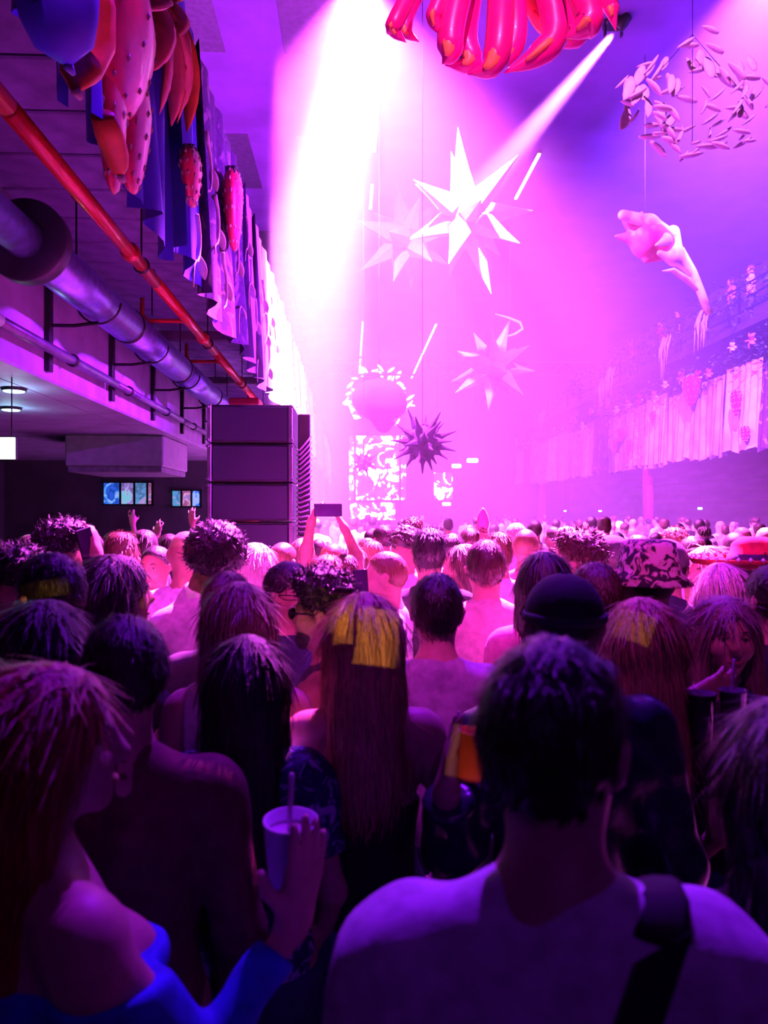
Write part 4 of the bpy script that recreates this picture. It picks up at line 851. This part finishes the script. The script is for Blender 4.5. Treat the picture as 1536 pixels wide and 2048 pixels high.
# ---- the nearest dancers
cupY = 1.30
red_woman = person(95, 1332, 1.2, -42, 'f', ('verylong', 'red'), ('offshoulder', 'blue'), 'red-haired woman in a blue off-shoulder top lifting a cup', res=.0075, hy=-34, eyes=True, extras=('earring',), legs='black',
    arms={'R': dict(world=1, E=Wd(408, 2120, 1.16), W=Wd(585, 1852, 1.235), d=np.array((.022, .01, .10)), n=np.array((-.75, .7, 0)), curl=.10, spread=.07, ts=-1)})
person(1105, 1292, .93, -8, 'm', ('short', 'black'), ('tee', 'white'), 'man in a white tee with a black bag strap across his back', res=.0085, hy=-24, extras=('bagstrap',))
person(250, 1238, 1.62, 6, 'm', ('short', 'dark'), ('shirt', 'maroon'), 'broad man in a maroon shirt with short dark hair seen from behind', hy=10)
person(492, 1272, 1.86, 4, 'f', ('verylong', 'dark'), ('tee', 'camo'), 'dark-haired woman in a blue mottled tee behind the raised cup')
person(478, 1166, 2.25, 0, 'f', ('verylong', 'ash'), ('sleeveless', 'offwhite'), 'tall ash-haired woman in a pale sleeveless top behind the dark-haired woman')
person(728, 1188, 2.02, 3, 'f', ('long', 'blonde'), ('strap', 'black'), 'straight-haired blonde woman with bare shoulders, warm light on her hair')
person(652, 1152, 2.45, 68, 'm', ('curly', 'black'), ('tank', 'charcoal'), 'curly-haired man in sunglasses and tank top turned sideways', skin=1, eyes=True, extras=('glasses', 'beard'))
person(874, 1152, 2.5, -5, 'm', ('short', 'black'), ('shirt', 'lilac'), 'dark-haired man in a pale shirt between the blonde woman and the capped man')
person(971, 1084, 3.4, 0, 'm', ('short', 'brown'), ('suit', 'cream'), 'brown-haired man in a pale suit jacket with white collar')
person(1128, 1165, 1.8, 8, 'm', ('crop', 'black'), ('jacket', 'shiny'), 'man in a black cap and shiny dark jacket behind the white tee', hy=-14, skin=1, extras=('cap', 'beard'), arms={'L': dict(world=1, E=Wd(905, 1690, 1.72), W=Wd(893, 1590, 1.62), d=np.array((.01, 0, .1)), n=np.array((1, 0, 0)), curl=.12, ts=-1)})
person(1280, 1198, 2.1, 8, 'f', ('long', 'blonde'), ('tee', 'black'), 'long-haired blonde woman in black beside the capped man')
person(1295, 1100, 2.6, 15, 'm', ('crop', 'dark'), ('hoodie', 'black'), 'person in a mottled bandana bucket hat', extras=('bucket',))
person(1452, 1196, 2.3, 170, 'f', ('longface', 'ash'), ('sleeveless', 'black'), 'woman facing back towards us with pale hair framing her face', eyes=True, res=.010, skin=0,
    arms={'R': dict(world=1, E=Wd(1345, 1500, 2.15), W=Wd(1376, 1402, 2.08), d=np.array((.10, .0, .045)), n=np.array((-.1, 1, .2)), curl=.3), 'L': None})
person(1575, 1400, 1.12, 12, 'm', ('bob', 'black'), ('tee', 'black'), 'dark-haired person in black with a bare arm beside the white-tee man', arms={'L': dict(E=(-.27, .02, 1.12), W=(-.20, .24, 1.08), d=(.2, 1, .2), n=(1, 0, 0))})
person(92, 1202, 1.86, -10, 'f', ('bob', 'black'), ('long', 'black'), 'dark round-haired person behind the red-haired woman')
person(100, 1112, 2.25, 55, 'm', ('short', 'black'), ('tee', 'royal'), 'dark-haired man in blue with warm light across his face', eyes=True, skin=1)
person(16, 1106, 2.6, -70, 'm', ('curly', 'black'), ('tee', 'navy'), 'curly-haired man in navy facing the man in blue', eyes=True, skin=1)
person(232, 1112, 2.55, -62, 'f', ('long', 'black'), ('tee', 'black'), 'dark-haired woman in profile facing right, warm light on her cheek', eyes=True)
person(118, 1052, 3.3, -35, 'm', ('curly', 'black'), ('shirt', 'black'), 'man in black holding a phone up to his face', eyes=True, skin=1,
    arms={'R': dict(world=1, E=Wd(190, 1190, 3.2), W=Wd(192, 1112, 3.25), d=np.array((-.02, .02, .1)), n=np.array((-1, .1, 0)), curl=.45)})
person(242, 1074, 4.0, 15, 'm', ('quiff', 'fair'), ('tee', 'grey'), 'fair quiffed man in grey deep on the left')
person(312, 1096, 4.3, 165, 'm', ('crop', 'black'), ('shirt', 'lilac'), 'man looking back over his shoulder near the speakers', eyes=True, skin=1)
person(372, 1062, 3.8, 5, 'm', ('bald', 'dark'), ('tee', 'white'), 'bald man in a white tee before the loudspeakers', skin=1)
person(432, 1066, 3.3, 8, 'm', ('afro', 'black'), ('shirt', 'offwhite'), 'man with rounded afro hair and pale shirt touching his ear', skin=2, res=.012,
    arms={'L': dict(world=1, E=Wd(355, 1240, 3.33), W=Wd(392, 1172, 3.27), d=np.array((.03, -.02, .1)), n=np.array((1, .3, 0)), curl=.6)})
person(455, 1148, 2.75, -20, 'm', ('short', 'brown'), ('tee', 'charcoal'), 'brown-haired man in charcoal before the afro-haired man')
person(512, 1087, 4.2, -60, 'f', ('bob', 'platinum'), ('tee', 'white'), 'platinum-haired woman brightly lit before the speakers', eyes=True)
person(566, 1089, 4.6, -30, 'm', ('crop', 'fair'), ('tee', 'pink'), 'crop-haired man beside the platinum-haired woman')
person(578, 1128, 3.0, -120, 'm', ('short', 'black'), ('tee', 'navy'), 'dark-haired man in glasses turned back towards the crowd', eyes=True, extras=('glasses',), skin=1)
phone_arms = {'L': dict(world=1, E=Wd(614, 1098, 4.9), W=Wd(622, 1046, 4.75), d=np.array((.03, .02, .10)), n=np.array((1, .2, -.2)), curl=.5), 'R': dict(world=1, E=Wd(712, 1108, 4.9), W=Wd(690, 1058, 4.75), d=np.array((-.05, .02, .09)), n=np.array((-1, .2, -.2)), curl=.5)}
person(664, 1090, 5.0, 0, 'm', ('crop', 'fair'), ('tee', 'white'), 'man filming with a phone held up in both hands', res=.011, arms=phone_arms)
person(655, 1118, 4.2, -15, 'm', ('quiff', 'fair'), ('tee', 'white'), 'quiffed man just in front of the filming man')
person(772, 1108, 3.6, 78, 'm', ('crop', 'fair'), ('tee', 'white'), 'crop-haired man in white shown in profile facing left', eyes=True, res=.012)
person(858, 1066, 4.0, 0, 'm', ('quiff', 'black'), ('tee', 'black'), 'tall man with dark swept-up hair and tee seen from behind')
person(1088, 1104, 3.0, -5, 'f', ('bob', 'black'), ('tee', 'pink'), 'woman with dark bobbed hair and a headband', extras=('headband',))
person(1165, 1072, 3.3, 35, 'm', ('curly', 'brown'), ('tee', 'offwhite'), 'man with brown curls turned to the left')
person(1225, 1078, 4.1, 0, 'm', ('crop', 'dark'), ('tee', 'grey'), 'man in a dark beanie seen from behind', extras=('beanie',))
person(1332, 1088, 3.3, -10, 'm', ('crop', 'dark'), ('jacket', 'navy'), 'man in a grey flat beanie and navy jacket beside the bucket hat', extras=('beanie',))
person(1412, 1094, 3.6, 120, 'f', ('long', 'blonde'), ('tee', 'white'), 'blonde woman looking down to the left', eyes=True)
person(1442, 1128, 3.0, 0, 'f', ('verylong', 'platinum'), ('strap', 'white'), 'long pale-haired woman in white straps seen from behind')
person(1505, 1092, 3.2, 10, 'm', ('short', 'dark'), ('tee', 'pink'), 'person in a wide red hat with beaded brim', extras=('sombrero',))
person(1545, 1135, 2.65, 10, 'm', ('short', 'black'), ('tee', 'navy'), 'dark-haired man in a navy tee beside the woman facing us')
# ---- middle of the crowd
mid = [(700, 1088, 5.4, 0, 'f', ('long', 'platinum'), ('tee', 'white'), 'platinum long-haired woman behind the filming man'), (735, 1078, 6.0, 10, 'm', ('short', 'fair'), ('tee', 'pink'), 'fair-haired man in pink behind the profile man'),
       (812, 1060, 5.0, -10, 'm', ('curly', 'dark'), ('tee', 'white'), 'curly dark-haired man in white left of the tall man'), (765, 1052, 7.0, 30, 'm', ('short', 'dark'), ('tee', 'grey'), 'dark-haired man in grey under the stage glow'),
       (826, 1040, 7.5, 0, 'm', ('curly', 'brown'), ('tee', 'white'), 'brown curly-haired man close to the stage glow'), (905, 1070, 5.0, -20, 'm', ('short', 'dark'), ('tee', 'offwhite'), 'man with dark hair right of the tall man'),
       (925, 1090, 4.4, 100, 'f', ('bob', 'brown'), ('tee', 'pink'), 'brown-haired woman turned left behind the suit'), (997, 1072, 4.8, 5, 'm', ('quiff', 'fair'), ('tee', 'white'), 'quiffed fair man behind the suited man'),
       (940, 1058, 6.2, 0, 'm', ('short', 'brown'), ('tee', 'white'), 'brown short-haired man in white holding up the pink paddle', .016, 0, 0, {'R': dict(world=1, E=Wd(980, 1122, 6.2), W=Wd(968, 1092, 6.12), d=np.array((0, 0, .1)), n=np.array((-.3, 1, 0)), curl=.5)}), (1032, 1048, 6.5, 20, 'm', ('short', 'platinum'), ('shirt', 'white'), 'platinum short-haired man in a white shirt'),
       (1052, 1062, 5.2, -15, 'm', ('crop', 'fair'), ('tee', 'pink'), 'crop-haired man in pink behind the headband'), (1135, 1060, 5.4, 0, 'm', ('quiff', 'platinum'), ('tee', 'white'), 'platinum quiffed man brightly lit beyond the brown curls'),
       (1198, 1062, 6.4, 0, 'f', ('tied', 'brown'), ('tee', 'black'), 'brown-haired woman with her hair in a bun'), (1275, 1072, 5.0, 0, 'm', ('short', 'fair'), ('tee', 'lilac'), 'fair short-haired man in lilac behind the bucket hat'),
       (1352, 1062, 6.0, 10, 'm', ('curly', 'fair'), ('tee', 'red'), 'fair curly-haired man in red on the right'), (1385, 1075, 5.0, -10, 'm', ('short', 'brown'), ('tee', 'white'), 'brown-haired man in white behind the blonde woman'),
       (1470, 1068, 5.4, 0, 'm', ('crop', 'dark'), ('tee', 'grey'), 'crop-haired man in grey on the far right'), (1515, 1078, 4.6, 5, 'f', ('long', 'brown'), ('tee', 'pink'), 'long brown-haired woman in pink on the far right'),
       (182, 1068, 5.6, 0, 'm', ('short', 'black'), ('tee', 'black'), 'dark-haired man in black deep in the left bay'), (290, 1060, 6.2, -20, 'f', ('long', 'dark'), ('tee', 'black'), 'dark long-haired woman deep in the left bay'),
       (60, 1072, 5.2, 10, 'm', ('short', 'dark'), ('hoodie', 'black'), 'man in a black hoodie deep in the left bay'), (455, 1068, 6.6, 0, 'm', ('short', 'dark'), ('tee', 'grey'), 'dark-haired man in grey right under the loudspeakers'),
       (602, 1080, 6.0, 0, 'f', ('long', 'fair'), ('tee', 'pink'), 'fair long-haired woman in pink by the cable rack'), (690, 1110, 4.75, 20, 'm', ('short', 'brown'), ('tee', 'navy'), 'brown-haired man in navy between the quiffed and profile men'),
       (745, 1088, 5.5, -12, 'm', ('quiff', 'fair'), ('tee', 'white'), 'fair swept-haired man behind the profile man'),
       (1190, 1130, 2.6, 10, 'm', ('short', 'brown'), ('hoodie', 'grey'), 'brown-haired man in a grey hoodie behind the capped man')]
for m in mid: person(*m)
armup = dict(E=(.26, .06, 1.62), W=(.22, .05, 1.86), d=(-.1, 0, 1), n=(0, 1, 0), curl=.2)
person(340, 1068, 7.6, -15, 'f', ('long', 'dark'), ('sleeveless', 'black'), 'dark-haired woman dancing with an arm raised by the loudspeakers', res=.014, arms={'R': armup, 'L': dict(E=(-.28, .06, 1.5), W=(-.2, .1, 1.74), d=(.2, 0, 1), n=(0, 1, 0), curl=.3)})
person(222, 1066, 8.2, 10, 'm', ('short', 'black'), ('tee', 'navy'), 'man raising one hand below the lit windows', res=.016, arms={'R': armup})
# ---- the packed crowd beyond: a few builds, copied
far = []
specs = [('m', ('short', 'dark'), ('tee', 'white'), 'dark-haired clubber in white'), ('m', ('quiff', 'brown'), ('tee', 'pink'), 'brown quiffed clubber in pink'), ('f', ('long', 'blonde'), ('tee', 'white'), 'long-haired blonde clubber in white'),
         ('m', ('crop', 'dark'), ('tee', 'black'), 'crop-haired clubber in black'), ('f', ('long', 'dark'), ('sleeveless', 'black'), 'long dark-haired clubber in black'), ('m', ('curly', 'brown'), ('shirt', 'lilac'), 'curly brown-haired clubber in a pale shirt'),
         ('m', ('bald', 'dark'), ('tee', 'grey'), 'bald clubber in grey'), ('m', ('short', 'black'), ('tee', 'offwhite'), 'black-haired clubber in cream')]
spots = []; rr = random.Random(5); tries = 0
while len(spots) < 120 and tries < 20000:
    tries += 1; y = 6.6 + 22 * rr.random() ** 1.35; x = rr.uniform(-1.1, 10.6)
    if -2.0 < x < -.3 and 8.7 < y < 11.0: continue
    px = 700 + x / y * F
    if px > 1600: continue
    if all((x - a) ** 2 + (y - b) ** 2 > .30 for a, b in spots + POS): spots.append((x, y))
for i, (x, y) in enumerate(spots):
    k = i % len(specs); sx, hr, tpp, lab = specs[k]; hh = rr.uniform(1.62, 1.84) if sx == 'm' else rr.uniform(1.56, 1.72)
    if i < len(specs):
        o = person(0, 0, 8, rr.uniform(-25, 25), sx, hr, tpp, lab + ' standing deep in the crowd towards the stage', loc=(x, y, 0), H=hh, group=lab + ' deep in the crowd', res=.026); o['h0'] = hh; far.append(o)
    else:
        o = copy_tree(far[k]); o.location = (x, y, 0); o.rotation_euler = (0, 0, math.radians(rr.uniform(-40, 40))); q = hh / far[k]['h0']; o.scale = (q, q, q)
# ---- people on the right gallery
for px, rz, sx, hr, tpp, lab in ((1502, 60, 'm', ('short', 'fair'), ('tee', 'white'), 'person in white leaning at the upper right gallery rail'), (1322, 50, 'm', ('short', 'dark'), ('tee', 'red'), 'person in red standing at the upper right gallery rail'),
                                 (1262, 70, 'f', ('long', 'dark'), ('tee', 'red'), 'dark-haired woman in red further along the upper right gallery'), (1462, 80, 'f', ('long', 'brown'), ('tee', 'pink'), 'brown-haired woman in pink on the upper right gallery'),
                                 (1355, 75, 'm', ('short', 'dark'), ('tee', 'black'), 'dark-haired person in black on the upper right gallery')):
    xx = XR + .62; Yq = xx / P(px, 500, 1.0).x
    person(0, 0, 8, rz, sx, hr, tpp, lab, loc=(xx, Yq, 7.302), H=1.78, res=.026)
# ------------------------------------------------------------------ things in hands
def cup(loc, label, r=.045, h=.12, m=WHITEP, straw=True, tilt=(0, 0, 0), lid=True):
    o = tag(empty('drink_cup', loc), label, 'cup'); o.rotation_euler = tilt
    MB().lathe([(r * .72, 0), (r * .74, .002), (r * .96, h), (r, h), (r, h + .004), (r * .93, h + .004), (r * .71, .006), (.001, .006)], 30).build('cup_wall', m, o, True)
    MB().lathe([(.001, h * .86), (r * .9, h * .86), (r * .9, h * .85), (.001, h * .85)], 24).build('drink', mat('drink_pale', (.7, .5, .6), .1), o)
    if straw: MB().tube([(-.004, .01, .012), (-.002, 0, h + .01), (.001, -.004, h + .085)], .004, 8).build('straw', STRAW, o, True)
    return o
cq = P(580, 1640, 1.292)
cup((cq.x, cq.y, cq.z - .118), 'white drink cup with a straw in the red-haired woman\'s hand', .046, .12, tilt=(.10, .02, 0))
cq = P(1402, 1388, 2.02); cup((cq.x, cq.y, cq.z - .12), 'dark drink cup held by the woman facing us', .04, .12, mat('clear_dark_plastic', (.1, .06, .1), .1), straw=False)
cq = P(1466, 1382, 1.98); cup((cq.x, cq.y, cq.z - .12), 'dark drink cup with a pale straw beside the woman facing us', .036, .12, MATS['clear_dark_plastic'])
cq = P(938, 1462, 1.6); cup((cq.x, cq.y, cq.z - .10), 'cup coloured amber for the warm light on it beside the white-tee man', .036, .098, mat('warm_light_plastic', (.8, .14, .03), .3), straw=False, tilt=(0, .12, 0))  # warm light on a clear cup, painted into its colour
def phone(loc, rot, label, w=.15, h=.072):
    o = tag(empty('mobile_phone', loc), label, 'phone'); o.rotation_euler = rot
    MB().box((-w / 2, -.004, -h / 2), (w / 2, .004, h / 2), .003).build('body', BLK, o); MB().box((-w / 2 + .005, -.0055, -h / 2 + .004), (w / 2 - .005, -.0042, h / 2 - .004)).build('screen', mat('phone_screen', (.06, .03, .10), .15), o)
    MB().box((w / 2 - .035, .0042, h / 2 - .03), (w / 2 - .008, .0065, h / 2 - .006), .001).build('camera_bump', BLK, o); return o
phone(P(656, 1020, 4.72), (0, 0, 0), 'phone held sideways overhead by the filming man', .17, .08)
phone(P(174, 1092, 3.22), (0, 1.3, .9), 'dark phone in the hand of the man in black')
phone(P(722, 1168, 3.2), (0, 1.5, .1), 'small phone held up before the profile man', .12, .06)
# ------------------------------------------------------------------ warm follow-spot patches from behind the camera
def gobo(px, py, Y, wpx, hpx, roll, e, src):   # profile spot with a four-sided shutter gate
    o = spot('profile_spot', src, P(px, py, Y), e, (1, .40, .05), 8, 0, .004); l = o.data; d = (P(px, py, Y) - Vector(src)).length
    l.use_nodes = True; nt = l.node_tree; em = nt.nodes['Emission']; tc = nt.nodes.new('ShaderNodeTexCoord'); mp = nt.nodes.new('ShaderNodeVectorRotate'); mp.rotation_type = 'Z_AXIS'; mp.inputs['Angle'].default_value = math.radians(roll)
    sx = nt.nodes.new('ShaderNodeSeparateXYZ'); nt.links.new(tc.outputs['Normal'], mp.inputs['Vector']); nt.links.new(mp.outputs[0], sx.inputs[0]); prev = None
    for ax, wp in ((0, wpx), (1, hpx)):
        dv = nt.nodes.new('ShaderNodeMath'); dv.operation = 'DIVIDE'; nt.links.new(sx.outputs[ax], dv.inputs[0]); nt.links.new(sx.outputs[2], dv.inputs[1])
        ab = nt.nodes.new('ShaderNodeMath'); ab.operation = 'ABSOLUTE'; nt.links.new(dv.outputs[0], ab.inputs[0])
        lt = nt.nodes.new('ShaderNodeMath'); lt.operation = 'LESS_THAN'; nt.links.new(ab.outputs[0], lt.inputs[0]); lt.inputs[1].default_value = wp / F * Y / 2 / d
        if prev:
            mu = nt.nodes.new('ShaderNodeMath'); mu.operation = 'MULTIPLY'; nt.links.new(prev.outputs[0], mu.inputs[0]); nt.links.new(lt.outputs[0], mu.inputs[1]); prev = mu
        else: prev = lt
    nt.links.new(prev.outputs[0], em.inputs['Strength'])
GE = 420
for px, py, Y, wpx, hpx, roll, k, src in ((742, 1280, 2.0, 85, 110, 8, 1.2, (.9, -3.4, 3.0)), (676, 1255, 2.0, 34, 75, 3, 1.2, (.9, -3.4, 3.0)), (628, 1235, 2.4, 90, 110, 24, .7, (.7, -3.4, 3.0)), (92, 1183, 2.2, 90, 34, -6, .8, (.8, -3.4, 3.1)),
                                          (288, 1182, 2.5, 44, 60, 0, .5, (.9, -3.4, 3.1)), (1262, 1255, 2.05, 75, 62, 20, .45, (-.4, -3.4, 3.0)), (938, 1505, 1.6, 80, 100, 8, .38, (-1.3, -3.4, 2.5)), (392, 1160, 3.25, 46, 70, -10, .6, (.9, -3.4, 3.0)), (368, 1085, 3.8, 50, 24, 0, 1.0, (.9, -3.4, 3.0))):
    gobo(px, py, Y, wpx, hpx, roll, GE * k, src)
# ------------------------------------------------------------------ haze filling the hall
hz = bpy.data.materials.new('stage_haze'); hz.use_nodes = True; nt = hz.node_tree; nt.nodes.clear()
out = nt.nodes.new('ShaderNodeOutputMaterial'); vsn = nt.nodes.new('ShaderNodeVolumeScatter'); vsn.inputs['Density'].default_value = .022; vsn.inputs['Anisotropy'].default_value = .2; vsn.inputs['Color'].default_value = (1, .95, 1, 1)
nt.links.new(vsn.outputs[0], out.inputs['Volume'])
hb_ = MB().box((-1.28, 10.95, .02), (14.9, YB - .1, ZC - .02)).build('stage_haze', hz); tag(hb_, 'thick magenta stage haze filling the hall', 'haze', None, 'stuff')
